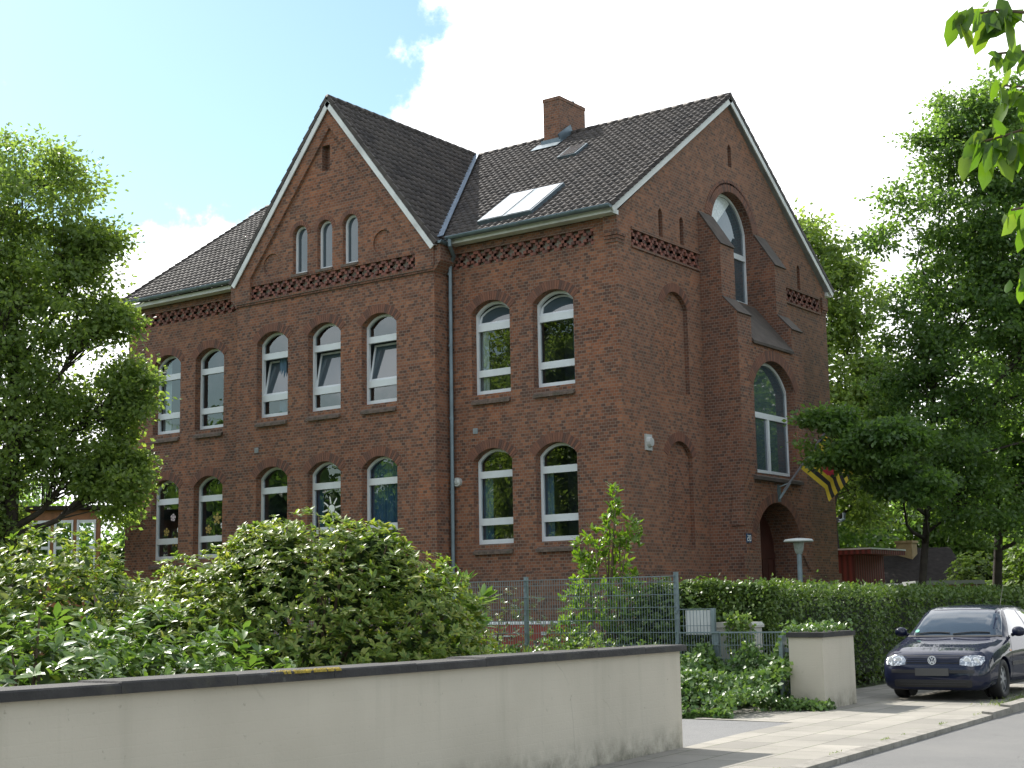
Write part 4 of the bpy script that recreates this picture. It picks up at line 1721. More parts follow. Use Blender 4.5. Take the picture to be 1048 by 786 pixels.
# flag on a slanting pole over the doorway
g = thing('flag', 'yellow and black striped flag with a red crest on a slanting grey pole', 'flag', (1.15, 6.5, 4.5))
mb = MB()
P0, P1 = Vector((1.25, 6.46, 4.62)), Vector((2.95, 6.98, 6.92))
mb.tube([P0, P1], [.032, .022], 8)
mb.tube([P1, P1 + (P1 - P0).normalized() * .09], [.04, .01], 8)
mb.build('pole', plain('grey_pole', (.16, .16, .18), .45, var=.1), g)
mb = MB()
mb.box((1.106, 6.34, 4.32), (1.13, 6.52, 4.80))
mb.bar((1.12, 6.44, 4.40), (1.42, 6.52, 4.84), .05, .06)
mb.bar((1.12, 6.44, 4.74), (1.42, 6.52, 4.84), .03, .03)
mb.build('bracket', M['zinc'], g)
cols = [plain('flag_yellow', (.58, .43, .035), .75, var=.08), plain('flag_black', (.022, .02, .022), .75, var=.2), plain('flag_red', (.42, .03, .05), .75, var=.1)]
fl_ = MB()
NS, NT_ = 36, 26
hoist = 1.15
pd = (P1 - P0).normalized()
H0 = P0 + pd * .78
fd = Vector((.50, .62, -.62)).normalized()
nn = pd.cross(fd).normalized()
grid = []
for i in range(NS + 1):
    row = []
    for j in range(NT_ + 1):
        s, t_ = i / NS, j / NT_
        p = H0 + pd * (hoist * s) + fd * (1.5 * min(t_, .62))
        if t_ > .62:
            ff = Vector((.25, .12, -.95)).normalized()
            p = p + ff * ((t_ - .62) * (1.05 - .25 * s))
        p = p + Vector((0, 0, -.22 * t_ * s)) + nn * (.07 * math.sin(t_ * 9 + s * 2.5) * t_ + .04 * math.sin(s * 7 + 1) * t_)
        row.append(p)
    grid.append(row)
for i in range(NS):
    for j in range(NT_):
        k = (i * 9 // NS) % 2
        s, t_ = (i + .5) / NS, (j + .5) / NT_
        mi = k
        if ((s - .46) / .17) ** 2 + ((t_ - .42) / .14) ** 2 < 1 and (s > .30):
            mi = 2
        fl_.face([grid[i][j], grid[i + 1][j], grid[i + 1][j + 1], grid[i][j + 1]], mi)
fl_.build('cloth', cols, g, smooth=True)

# ================================================================== OUTBUILDINGS
g = thing('conservatory', 'low timber and glass garden room behind the left tree', 'garden room', (-19.0, -2.2, 0))
M['timber'] = plain('orange_timber', (.24, .10, .045), .6, var=.25, scale=5)
M['roofing'] = plain('dark_roofing', (.032, .028, .027), .95, spec=.05, var=.3)


def c_wall(p0, p1, n):
    p0, p1 = Vector(p0), Vector(p1)
    mbt, mbf, mbp = MB(), MB(), MB()
    d = (p1 - p0)
    nrm = Vector((d.y, -d.x, 0)).normalized()
    Z0, Z1 = 2.75, 4.45
    mbt.prism([p0 + Vector((0, 0, 0)), p1, p1 + Vector((0, 0, Z0)), p0 + Vector((0, 0, Z0))], -nrm * .12)
    mbt.prism([p0 + Vector((0, 0, Z1)), p1 + Vector((0, 0, Z1)), p1 + Vector((0, 0, Z1 + .3)), p0 + Vector((0, 0, Z1 + .3))], -nrm * .12)
    for i in range(n + 1):
        q = p0 + d * (i / n)
        mbt.bar(q + Vector((0, 0, Z0)) - nrm * .05, q + Vector((0, 0, Z1)) - nrm * .05, .12, .12, up=d)
    for i in range(n):
        a, b = p0 + d * ((i + .12) / n), p0 + d * ((i + .88) / n)
        for z in (Z0 + .05, (Z0 + Z1) / 2, Z1 - .05):
            mbf.bar(a + Vector((0, 0, z)) + nrm * .01, b + Vector((0, 0, z)) + nrm * .01, .05, .09)
        for q in (a, (a + b) / 2, b)[::2]:
            mbf.bar(q + Vector((0, 0, Z0)) + nrm * .012, q + Vector((0, 0, Z1)) + nrm * .012, .09, .05, up=d)
        mbp.face([a + Vector((0, 0, Z0)) - nrm * .03, b + Vector((0, 0, Z0)) - nrm * .03, b + Vector((0, 0, Z1)) - nrm * .03, a + Vector((0, 0, Z1)) - nrm * .03])
    mbt.build('wall', M['timber'], g)
    f = mbf.build('window', M['white'], g)
    mbp.build('pane', M['glass'], f, fixn=False)


c_wall((-20.7, -2.3, 0), (-19.5, -3.15, 0), 3)
c_wall((-19.5, -3.15, 0), (-17.8, -1.92, 0), 3)
mb = MB()
mb.prism([(-21.1, -2.25, 4.76), (-19.5, -3.42, 4.76), (-17.55, -2.0, 4.76), (-17.55, -.3, 4.76), (-20.1, -.3, 4.76)], (0, 0, .12))
mb.build('roof', M['roofing'], g)

g = thing('garden_shed', 'dark red boarded shed right behind the school corner', 'shed', (-.3, 14.9, 0))
t = NT('red_boards')
u_ = t.uv()
wv = t.n('ShaderNodeTexWave', {'Vector': u_, 'Scale': 1.6, 'Distortion': .3}, wave_type='BANDS', bands_direction='X')
M['redboards'] = t.fin(t.bsdf(Base_Color=t.mix(wv.outputs['Fac'], c4(.07, .015, .012), c4(.19, .035, .028)), Roughness=.7, Normal=t.bump(wv.outputs['Fac'], .6, .03)))
mb = MB()
mb.box((-1.8, 14.5, 0), (-.15, 17.0, 3.05))
mb.build('wall', M['redboards'], g)
mb = MB()
mb.box((-2.0, 14.2, 3.053), (.55, 17.2, 3.20))
mb.build('roof', M['redboards'], g)
mb = MB()
mb.box((-2.02, 14.18, 3.202), (.57, 17.22, 3.25))
mb.build('roof_trim', M['board'], g)

g = thing('bungalow', 'low brick house with a dark roof beyond the hedge under the trees', 'house', (-3.0, 30, 0))
mb = MB()
z0 = 2.45
P = [(-4.95, 26.5), (-1.3, 29.14), (-4.3, 33.3), (-7.95, 30.7)]
mb.prism([(x, y, 0) for x, y in P], (0, 0, z0))
v = [Vector((x, y, z0)) for x, y in P]
ra, rb_ = (v[0] + v[3]) / 2 + Vector((0, 0, 1.25)), (v[1] + v[2]) / 2 + Vector((0, 0, 1.25))
mb.face([v[0], v[3], ra])
mb.face([v[1], v[2], rb_])
mb.build('wall', M['brick'], g)
mb = MB()
e = Vector((.26, -.36, -.25))
mb.prism([v[0] + e, v[1] + e, rb_, ra], (0, 0, .08))
mb.prism([v[3] - e * 1 + Vector((0, 0, -.5)), v[2] - e + Vector((0, 0, -.5)), rb_, ra], (0, 0, .08))
rf = mb.build('roof', M['roofing'], g)
mb = MB()
c = (v[0] * .45 + v[1] * .55) * .62 + (v[3] * .45 + v[2] * .55) * .38
mb.box((c.x - .35, c.y - .3, 2.9), (c.x + .35, c.y + .3, 3.95))
mb.box((c.x - .4, c.y - .35, 3.952), (c.x + .4, c.y + .35, 4.05))
mb.build('chimney', plain('yellow_brick', (.30, .22, .12), .85, var=.2), rf)
mb = MB()
mb.bar(v[0] + e + Vector((0, 0, -.02)), v[1] + e + Vector((0, 0, -.02)), .12, .1)
mb.build('gutter', M['board'], g)

g = thing('garage', 'flat roofed brick garage at the right of the low house', 'garage', (1.6, 19.6, 0))
mb = MB()
P = [(.55, 18.2), (2.35, 19.45), (1.2, 21.6), (-.7, 20.3)]
mb.prism([(x, y, 0) for x, y in P], (0, 0, 2.05))
mb.build('wall', M['brick'], g)
mb = MB()
cx_, cy_ = sum(p[0] for p in P) / 4, sum(p[1] for p in P) / 4
mb.prism([(cx_ + (x - cx_) * 1.08, cy_ + (y - cy_) * 1.08, 2.053) for x, y in P], (0, 0, .14))
mb.build('roof', plain('pale_roof_edge', (.22, .23, .23), .6, var=.1), g)

# grey pipe on the right end of the street gable
mb = MB()
mb.tube([(.02, 12.93, 4.1), (.02, 13.15, 4.1), (.05, 13.35, 4.15), (.05, 13.4, 4.35)], [.05, .05, .05, .06], 8)
tag(mb.build('vent_pipe', M['zinc']), 'short bent grey pipe sticking out at the right corner of the school', 'pipe')


# ================================================================== THE PARKED CAR
def car():
    root = thing('parked_car', 'dark blue hatchback parked half on the pavement with a blank grey number plate', 'car', (0, 0, 0))
    # local frame: u forward is -Y (front at y=0, rear at y=+4.15), v = x, w = z
    st = [  # u, half width, bottom z, shoulder z, half width at rail, top z
        (0.000, .58, .235, .44, .46, .500),
        (0.030, .69, .185, .47, .58, .560),
        (0.070, .76, .165, .51, .64, .640),
        (0.120, .80, .16, .56, .68, .697),
        (0.200, .83, .155, .61, .70, .738),
        (0.400, .848, .18, .71, .70, .797),
        (0.700, .862, .18, .785, .70, .860),
        (1.000, .866, .18, .85, .695, .918),
        (1.120, .867, .18, .875, .690, .945),
        (1.300, .868, .18, .905, .665, 1.110),
        (1.500, .868, .18, .912, .637, 1.255),
        (1.700, .868, .18, .918, .608, 1.372),
        (1.850, .868, .18, .922, .590, 1.418),
        (2.200, .868, .18, .930, .582, 1.444),
        (2.800, .866, .18, .940, .578, 1.440),
        (3.300, .860, .18, .955, .565, 1.405),
        (3.650, .850, .20, .965, .545, 1.345),
        (3.850, .838, .22, .960, .545, 1.190),
        (4.000, .815, .25, .900, .560, .980),
        (4.100, .77, .30, .80, .58, .86),
        (4.150, .70, .36, .66, .50, .72)]
    su = np.array([s[0] for s in st])
    fine = np.concatenate([np.linspace(0, .4, 17), np.linspace(.45, 1.05, 9), np.linspace(1.1, 1.95, 18), np.linspace(2.05, 3.5, 14), np.linspace(3.55, 4.15, 14)])
    cols_ = [np.interp(fine, su, np.array([s[i] for s in st])) for i in range(1, 6)]
    rings = []
    for k, u in enumerate(fine):
        w, zb, zs, wr, zt = (c[k] for c in cols_)
        cab = max(0, min(1, (zt - zs - .05) / .35))
        half = [(0, zb), (w * .55, zb), (w * .86, zb + .01), (w * .955, zb + .06), (w * .99, zb + .14 * (zs - zb) / .5), (w, zb + (zs - zb) * .45),
                (w * .998, zb + (zs - zb) * .72), (w * .985, zs - .03 * (zs - zb)), (w * (.955 - .0 * cab), zs + .012),
                ]
        side0 = (w * .955, zs + .012)
        rail = (wr, zt - .055 if cab > .2 else zt - .02)
        for q in (.25, .5, .75):
            bul = .018 * math.sin(q * math.pi) * cab
            half.append((side0[0] + (rail[0] - side0[0]) * q + bul, side0[1] + (rail[1] - side0[1]) * q + bul * .5))
        half += [rail, (wr * .93, zt - .024 if cab > .2 else zt - .010), (wr * .75, zt - .009 if cab > .2 else zt - .004), (wr * .4, zt), (0, zt + .006)]
        rings.append([(x, u, z) for x, z in half] + [(-x, u, z) for x, z in half[::-1][1:-1]])
    n = len(rings[0])
    vs = [p for r_ in rings for p in r_]
    fs = []
    for k in range(len(rings) - 1):
        for j in range(n):
            j2 = (j + 1) % n
            fs.append((k * n + j, k * n + j2, (k + 1) * n + j2, (k + 1) * n + j))
    fs.append(tuple(range(n)))
    fs.append(tuple(range((len(rings) - 1) * n, len(rings) * n))[::-1])
    mb = MB()
    mb.raw(vs, fs)
    body = mb.build('body', None or M['paint'], root, local=True, smooth=True)
    bpy.context.view_layer.update()
    # wheel arches cut out of the body
    cut = MB()
    WY = (.87, 3.385)
    for wy in WY:
        cut.tube([(-.95, wy, .31), (-.60, wy, .31)], .345, 32)
        cut.tube([(.60, wy, .31), (.95, wy, .31)], .345, 32)
    co = cut.build('cutter', M['black'], root, local=True)
    md = body.modifiers.new('arches', 'BOOLEAN')
    md.object = co
    md.operation = 'DIFFERENCE'
    md.solver = 'EXACT'
    dg = bpy.context.evaluated_depsgraph_get()
    bvh = BVHTree.FromObject(body, dg)     # before the cut would be the same in front
    me = bpy.data.meshes.new_from_object(body.evaluated_get(dg))
    body.modifiers.clear()
    body.data = me
    bpy.data.objects.remove(co)
    for p in me.polygons:
        p.use_smooth = True
    try:
        me.set_sharp_from_angle(angle=math.radians(38))
    except Exception:
        pass

    def cast(kind, a, b):
        if kind == 'front':
            h = bvh.ray_cast(Vector((a, -1, b)), Vector((0, 1, 0)))
        elif kind == 'left':
            h = bvh.ray_cast(Vector((2, a, b)), Vector((-1, 0, 0)))
        elif kind == 'right':
            h = bvh.ray_cast(Vector((-2, a, b)), Vector((1, 0, 0)))
        else:
            h = bvh.ray_cast(Vector((a, b, 3)), Vector((0, 0, -1)))
        return h[0], h[1]

    def patch(name, loop, kind, m_, parent, off=.006, res=.03, dep=.02, smooth=True):
        """loop drawn on the body surface, given thickness and set slightly proud of it"""
        lo = (min(p[0] for p in loop), min(p[1] for p in loop))
        hi = (max(p[0] for p in loop), max(p[1] for p in loop))
        bm = bmesh.new()
        vs_ = [bm.verts.new((p[0], p[1], 0)) for p in loop]
        bm.faces.new(vs_)
        for ax in (0, 1):
            c_ = lo[ax] + res * .5
            while c_ < hi[ax]:
                co_ = [0, 0, 0]
                co_[ax] = c_
                no_ = [0, 0, 0]
                no_[ax] = 1
                bmesh.ops.bisect_plane(bm, geom=bm.verts[:] + bm.edges[:] + bm.faces[:], plane_co=co_, plane_no=no_, dist=1e-5)
                c_ += res
        bm.verts.ensure_lookup_table()
        ok = True
        for v_ in bm.verts:
            h, nrm = cast(kind, v_.co.x, v_.co.y)
            if h is None:
                ok = False
                continue
            v_.co = h + nrm * off
        r_ = bmesh.ops.extrude_face_region(bm, geom=bm.faces[:])
        ctr = Vector((0, 2.0, .6))
        dv = {'front': Vector((0, dep, 0)), 'left': Vector((-dep, 0, 0)), 'right': Vector((dep, 0, 0)), 'top': Vector((0, 0, -dep))}[kind]
        bmesh.ops.translate(bm, verts=[e_ for e_ in r_['geom'] if isinstance(e_, bmesh.types.BMVert)], vec=dv)
        bmesh.ops.recalc_face_normals(bm, faces=bm.faces)
        me_ = bpy.data.meshes.new(name)
        bm.to_mesh(me_)
        bm.free()
        me_.materials.append(m_)
        for p in me_.polygons:
            p.use_smooth = smooth
        try:
            me_.set_sharp_from_angle(angle=math.radians(35))
        except Exception:
            pass
        o_ = bpy.data.objects.new(name, me_)
        COL.objects.link(o_)
        o_.parent = parent
        return o_

    def rr_(x0, x1, z0, z1, r, n_=4):
        pts = []
        for (cx, cz, a0) in ((x1 - r, z0 + r, -90), (x1 - r, z1 - r, 0), (x0 + r, z1 - r, 90), (x0 + r, z0 + r, 180)):
            for i in range(n_ + 1):
                a = math.radians(a0 + 90 * i / n_)
                pts.append((cx + r * math.cos(a), cz + r * math.sin(a)))
        return pts

    # glass
    ws = [(-.745, .965), (.745, .965), (.665, 1.20), (.585, 1.372), (.30, 1.392), (-.30, 1.392), (-.585, 1.372), (-.665, 1.20)]
    wsf = patch('windscreen', ws, 'front', M['carglass'], root, .004, .05)
    patch('scuttle', [(-.76, .943), (.76, .943), (.75, .966), (-.75, .966)], 'front', M['black'], root, .006, .05)
    for kind, s in (('left', 1), ('right', -1)):
        dgl = patch('side_window', [(1.42, .96), (2.52, .965), (2.52, 1.34), (2.12, 1.365), (1.92, 1.345)], kind, M['carglass'], root, .003, .06)
        patch('side_window', [(2.60, .968), (3.42, .985), (3.55, 1.08), (3.36, 1.29), (2.60, 1.335)], kind, M['carglass'], root, .003, .06)
        patch('door_moulding', [(1.30, .50), (3.0, .50), (3.0, .56), (1.30, .56)], kind, M['trim'], root, .010, .1)
        patch('sill_strip', [(1.27, .20), (2.98, .20), (2.98, .235), (1.27, .235)], kind, M['trimgrey'], root, .006, .1)
        dh = patch('door_handle', [(2.25, .80), (2.45, .80), (2.45, .835), (2.25, .835)], kind, M['paint'], root, .02, .05)
        patch('indicator', [(1.22, .72), (1.29, .72), (1.29, .745), (1.22, .745)], kind, M['amber'], root, .006, .03)
        for ya_ in (1.33, 2.56):
            patch('door_gap', [(ya_, .26), (ya_ + .009, .26), (ya_ + .009, .93), (ya_, .93)], kind, M['black'], root, .0015, .05, .004)
    # nose
    for s in (1, -1):
        hl = [(s * .425, .548), (s * .60, .525), (s * .735, .545), (s * .772, .605), (s * .752, .662), (s * .64, .690), (s * .48, .676), (s * .418, .62)]
        h_ = patch('headlight', hl[::s], 'front', M['lens'], root, .006, .03, .02)
        # reflectors behind the clear lens
        for cx_, r_ in ((.535, .058), (.66, .052)):
            q = MB()
            pt_, nr_ = cast('front', s * cx_, .613)
            q.tube([pt_ + Vector((0, -.010, 0)), pt_ + Vector((0, -.014, 0))], [r_, r_ * .8], 16)
            q.build('reflector', M['chrome'], h_, local=True)
    patch('grille', [(-.415, .565), (.415, .565), (.415, .665), (-.415, .665)], 'front', M['black'], root, .004, .03)
    for z in (.588, .616, .644):
        gb = patch('grille_bar', [(-.41, z - .008), (.41, z - .008), (.41, z + .008), (-.41, z + .008)], 'front', M['paint'], root, .014, .04)
    patch('bumper_strip', [(-.64, .425), (.64, .425), (.64, .472), (-.64, .472)], 'front', M['trim'], root, .012, .04)
    patch('air_intake', rr_(-.60, .60, .215, .325, .03), 'front', M['black'], root, .006, .04)
    for z in (.25, .285):
        patch('intake_bar', [(-.51, z - .006), (.51, z - .006), (.51, z + .006), (-.51, z + .006)], 'front', M['trim'], root, .012, .06)
    patch('bonnet_gap', [(-.70, .681), (.70, .681), (.70, .689), (-.70, .689)], 'front', M['black'], root, .0015, .05, .004)
    pl_ = MB()
    pl_.box((-.26, -.022, .385), (.26, -.006, .497))
    pl_.build('number_plate', M['plate'], root, local=True)
    # round badge: ring with a V over a W
    em = MB()
    ey = cast('front', 0, .616)[0].y - .030
    R1, R0 = .066, .055
    for i in range(28):
        a0, a1 = 2 * math.pi * i / 28, 2 * math.pi * (i + 1) / 28
        q = [(R1 * math.cos(a0), R1 * math.sin(a0)), (R1 * math.cos(a1), R1 * math.sin(a1)), (R0 * math.cos(a1), R0 * math.sin(a1)), (R0 * math.cos(a0), R0 * math.sin(a0))]
        em.prism([(x, ey - .004, .616 + z) for x, z in q], (0, .012, 0))
    for (a, b) in (((-.024, .049), (0, .007)), ((.024, .049), (0, .007)), ((-.046, .025), (-.022, -.048)), ((-.022, -.048), (0, -.005)), ((0, -.005), (.022, -.048)), ((.022, -.048), (.046, .025))):
        em.bar((a[0], ey, .616 + a[1]), (b[0], ey, .616 + b[1]), .012, .012, up=(0, 1, 0))
    bd_ = MB()
    bd_.tube([(0, ey + .006, .616), (0, ey + .03, .616)], [.064, .068], 24)
    emb = bd_.build('badge', M['plateblue'], root, local=True)
    em.build('emblem', M['chrome'], emb, local=True)
    # wipers, mirrors, aerial, sticker
    for x0, x1 in ((-.62, -.05), (.0, .58)):
        q = MB()
        pts = []
        for i in range(6):
            x = x0 + (x1 - x0) * i / 5
            h, nr_ = cast('front', x, .975 + .02 * math.sin(i / 5 * 3.1) + .02 * i / 5)
            pts.append(h + nr_ * .018)
        q.tube(pts, .010, 6)
        q.build('wiper', M['black'], root, local=True)
    for s in (1, -1):
        q = MB()
        q.tube([(s * .84, 1.50, .965), (s * .90, 1.47, .99)], .03, 8)
        bm = bmesh.new()
        bmesh.ops.create_uvsphere(bm, u_segments=16, v_segments=10, radius=1)
        for v_ in bm.verts:
            x, y_, z = v_.co
            sy = .085 if y_ < 0 else .03
            v_.co = (s * .955 + x * .105, 1.46 + y_ * sy, 1.02 + (abs(z) ** .8) * (1 if z > 0 else -1) * .078)
        q.raw([tuple(v_.co) for v_ in bm.verts], [tuple(v_.index for v_ in f.verts) for f in bm.faces])
        bm.free()
        mi_ = q.build('wing_mirror', M['paint'], root, local=True, smooth=True)
    q = MB()
    q.tube([(.12, 3.45, 1.37), (.12, 3.50, 1.41)], [.02, .014], 8)
    q.tube([(.12, 3.50, 1.41), (.12, 3.78, 1.78)], [.005, .003], 5)
    q.build('aerial', M['black'], root, local=True)
    h, nr_ = cast('front', -.60, 1.03)
    q = MB()
    tq = nr_.to_track_quat('Z', 'Y')
    q.raw([tuple(h + nr_ * .012 + tq @ Vector((.035 * math.cos(i * .5236), .035 * math.sin(i * .5236), 0))) for i in range(12)], [tuple(range(12))])
    q.build('sticker', M['stick'], wsf, local=True, fixn=False)
    # wheels
    for wy in WY:
        for s in (1, -1):
            x1, x0 = s * .855, s * .665
            prof = [(x0, .20), (x0, .285), (x0 + s * .02, .305), (x1 - s * .03, .305), (x1 - s * .008, .292), (x1, .262), (x1 - s * .006, .215), (x1 - s * .02, .195)]
            q = MB()
            N_ = 32
            vs_ = [(x, wy + r_ * math.cos(2 * math.pi * j / N_), .305 + r_ * math.sin(2 * math.pi * j / N_)) for x, r_ in prof for j in range(N_)]
            q.raw(vs_, [(a * N_ + j, a * N_ + (j + 1) % N_, (a + 1) * N_ + (j + 1) % N_, (a + 1) * N_ + j) for a in range(len(prof) - 1) for j in range(N_)])
            ty = q.build('wheel', M['black'], root, local=True, smooth=True)
            q = MB()
            xr = x1 - s * .03
            q.tube([(xr - s * .05, wy, .305), (xr - s * .045, wy, .305)], [.195, .195], 28)
            for j in range(7):
                a = 2 * math.pi * j / 7
                q.bar((xr - s * .012, wy + .05 * math.cos(a), .305 + .05 * math.sin(a)), (xr - s * .02, wy + .19 * math.cos(a), .305 + .19 * math.sin(a)), .045, .03, up=(1, 0, 0))
            q.tube([(xr - s * .04, wy, .305), (xr + s * .004, wy, .305)], [.065, .05], 16)
            for j in range(28):
                a0, a1 = 2 * math.pi * j / 28, 2 * math.pi * (j + 1) / 28
                q.prism([(xr - s * .03, wy + r_ * math.cos(a), .305 + r_ * math.sin(a)) for r_, a in ((.198, a0), (.198, a1), (.178, a1), (.178, a0))], (s * .03, 0, 0))
            q.build('rim', M['rim'], ty, local=True)
    # dark underside and arch liners
    q = MB()
    q.box((-.66, .35, .17), (.66, 3.9, .34))
    for wy in WY:
        for s in (1, -1):
            q.tube([(s * .60, wy, .36), (s * .62, wy, .36)], .34, 20)
    q.build('underbody', M['black'], root, local=True)
    # interior silhouettes are hidden by the dark glass
    return root


t = NT('dark_blue_paint')
fl_n = t.noise(420, 2, .5, t.obj())
pc = t.mix(t.rng(fl_n, .45, .75, 0, .5), c4(.005, .008, .026), c4(.010, .015, .044))
dn = t.rng(t.noise(3, 6, .7, t.obj()), .4, .75, 0, .10)
pc = t.mix(dn, pc, c4(.06, .06, .058))
s_ = t.bsdf(Base_Color=pc, Roughness=.5, Metallic=0.0)
s_.inputs['Coat Weight'].default_value = .8
s_.inputs['Coat Roughness'].default_value = .03
s_.inputs['Specular IOR Level'].default_value = .05
M['paint'] = t.fin(s_)
M['carglass'] = glass_mat('car_glass', (.022, .036, .055), .01, .01, .8, .8)
M['trim'] = plain('black_trim', (.018, .018, .021), .5, var=.1)
M['trimgrey'] = plain('grey_strip', (.25, .26, .28), .4, var=.1)
M['amber'] = plain('amber_lens', (.55, .18, .02), .2)
M['plate'] = plain('blank_plate', (.060, .060, .060), .6, var=.02)
M['plateblue'] = plain('badge_disc', (.03, .04, .09), .2)
M['chrome'] = plain('chrome', (.72, .74, .78), .25, metal=.3, var=.02)
M['rim'] = plain('alloy', (.30, .31, .33), .35, metal=.7)
M['stick'] = plain('green_sticker', (.10, .42, .30), .5)
t = NT('headlamp_lens')
vo = t.n('ShaderNodeTexVoronoi', {'Vector': t.obj(), 'Scale': 26.0}).outputs['Distance']
s_ = t.bsdf(Base_Color=t.ramp(vo, [(.1, (.75, .77, .80)), (.6, (.22, .24, .27))]), Roughness=.12, Metallic=.55, Normal=t.bump(vo, .4, .02))
s_.inputs['Coat Weight'].default_value = 1.0
s_.inputs['Coat Roughness'].default_value = .02
M['lens'] = t.fin(s_)
CAR = car()
CAR.location = (10.74, -8.70, 0)
CAR.rotation_euler = (0, 0, math.radians(2.0))


# ================================================================== PLANTS
G = {}
TC = (1.35, 1.4, .65)
G['under'] = leaf_mat('inner_shade_leaf', [(.030, .060, .018), (.045, .080, .024), (.060, .095, .030)], .25, .5, .3)  # darkened colour stands in for the shade between the outer leaves
G['lime'] = leaf_mat('tree_leaf_mid', [(.105, .160, .058), (.145, .208, .070), (.185, .245, .085)], .55, .42, tcol=(2.0, 2.05, .85))
G['light'] = leaf_mat('tree_leaf_light', [(.085, .150, .035), (.120, .195, .045), (.150, .225, .058)], .45, .5, tcol=TC)
G['dark'] = leaf_mat('tree_leaf_dark', [(.064, .118, .044), (.090, .158, .056), (.125, .200, .068)], .55, .36, tcol=(2.1, 2.15, .85))
G['rhodo'] = leaf_mat('rhododendron_leaf', [(.078, .142, .032), (.140, .215, .044), (.210, .280, .060), (.270, .285, .090)], .45, .40, .45, zvar=2.2, tcol=TC)
G['rhodo_big'] = leaf_mat('broad_rhododendron_leaf', [(.070, .140, .038), (.115, .200, .050), (.150, .235, .060)], .34, .36, .5, zvar=2.5, tcol=TC)
G['hedge'] = leaf_mat('hornbeam_leaf', [(.050, .095, .022), (.080, .138, .030), (.125, .185, .042)], .34, .45, tcol=TC, zvar=1.2)
G['laurel'] = leaf_mat('young_laurel_leaf', [(.085, .165, .024), (.125, .215, .032), (.160, .245, .042)], .45, .35, .55, tcol=(1.4, 1.45, .45), zvar=1.5)
G['ivy'] = leaf_mat('ivy_leaf', [(.055, .115, .036), (.085, .155, .046), (.130, .205, .060)], .30, .40, .45, zvar=3, tcol=TC)
G['weed'] = leaf_mat('weed_leaf', [(.075, .140, .032), (.115, .190, .042), (.165, .215, .066)], .4, .5, zvar=3, tcol=TC)
G['bramble'] = leaf_mat('bramble_leaf', [(.075, .115, .050), (.110, .150, .068), (.155, .185, .100)], .3, .28, .7, zvar=3)
G['grass'] = leaf_mat('grass_blade', [(.09, .165, .028), (.135, .215, .040), (.18, .22, .06)], .4, .45, zvar=3)
G['cherry'] = leaf_mat('hanging_leaf', [(.050, .110, .020), (.080, .155, .026), (.120, .190, .036)], .55, .34, .5, tcol=(1.7, 1.7, .45), zvar=9)

# ---- big trees
tree('broad_tree', 'tall leafy green tree left of the school reaching over its left corner', (-10.9, -10.1, 0), (-9.9, -10.5, 11.2),
     [(-9.5, -10.86, 11.2, 1.7, 1.5), (-9.42, -10.32, 8.75, 1.95, 1.80), (-10.42, -10.58, 6.20, 1.90, 2.0), (-9.26, -9.65, 6.0, 1.15, 1.3),
      (-8.3, -9.1, 6.50, 0.55, 0.9), (-8.67, -10.3, 11.70, 0.50, 0.50), (-11.71, -12.02, 9.03, 2.30, 3.60), (-8.5, -9.8, 9.90, 0.55, 0.60),
      (-11.62, -11.80, 5.40, 1.70, 1.6), (-10.9, -10.5, 4.0, .8, 1.3), (-11.6, -11.2, 3.0, .9, 1.2)],
     900, 100, .48, .122, G['lime'], M['bark_dark'], .24, seed=4, limbs=11, flat=.55, shell=.35,
     extra=([(-7.95, -8.9, 6.6, .62, 1.0), (-8.2, -9.3, 5.3, .6, .6), (-8.45, -9.7, 10.1, .75, .7), (-8.2, -9.4, 8.3, .75, .6), (-8.0, -9.0, 4.6, .75, 1.0), (-8.4, -9.4, 4.6, .8, .7)], 230))
tree('lime_tree', 'large dark leafy tree at the right edge with low branches over the flag', (3.42, 10.18, 0), (5.3, 9.6, 13.6),
     [(5.75, 9.7, 13.0, 1.55, 1.9), (6.6, 10.0, 14.5, 1.7, 1.4), (4.35, 9.47, 9.17, 1.2, 1.9), (5.69, 10.4, 9.2, 2.2, 2.7), (4.4, 10.15, 5.82, 2.1, 1.5),
      (7.29, 11.13, 11.4, 2.25, 4.0), (4.1, 8.5, 13.1, .55, .45), (4.75, 8.6, 14.6, .55, .5), (6.4, 9.8, 15.6, 1.4, .75), (3.5, 9.17, 7.3, .9, 1.0), (3.5, 8.5, 11.9, .5, .4), (3.75, 8.9, 12.4, .5, .4), (8.6, 12.5, 8.5, 2.4, 4.2), (7.6, 12.0, 14.4, 2.0, 1.9), (6.4, 11.1, 11.2, 1.7, 1.6), (4.9, 9.3, 11.0, .9, 1.2), (5.6, 10.6, 4.0, 1.6, .8)],
     1000, 115, .58, .140, G['dark'], M['bark_dark'], .13, seed=11, limbs=12, flat=.45, shell=.35, group=None,
     extra=([(3.55, 4.51, 5.58, .85, .08), (4.4, 5.18, 5.10, 1.0, .30), (4.75, 5.38, 5.80, 1.1, .45), (3.5, 4.50, 5.22, .55, .07), (5.25, 5.9, 4.5, 1.2, .5), (2.9, 4.05, 5.60, .35, .05), (3.2, 4.35, 6.25, .5, .22), (3.7, 4.7, 6.2, .6, .3)], 160))
tree('street_tree', 'dark tree with a single upright trunk at the far right behind the hedge', (3.97, 15.56, 0), (4.6, 15.4, 9.0),
     [(4.86, 15.22, 7.1, 2.2, 2.6), (5.6, 16.2, 4.6, 1.7, 1.5), (3.14, 14.38, 5.2, 1.7, 1.3), (6.8, 17.0, 7.5, 2.2, 3.5)],
     330, 110, .7, .165, G['dark'], M['bark_dark'], .19, seed=21, limbs=7, flat=.5, shell=.3)
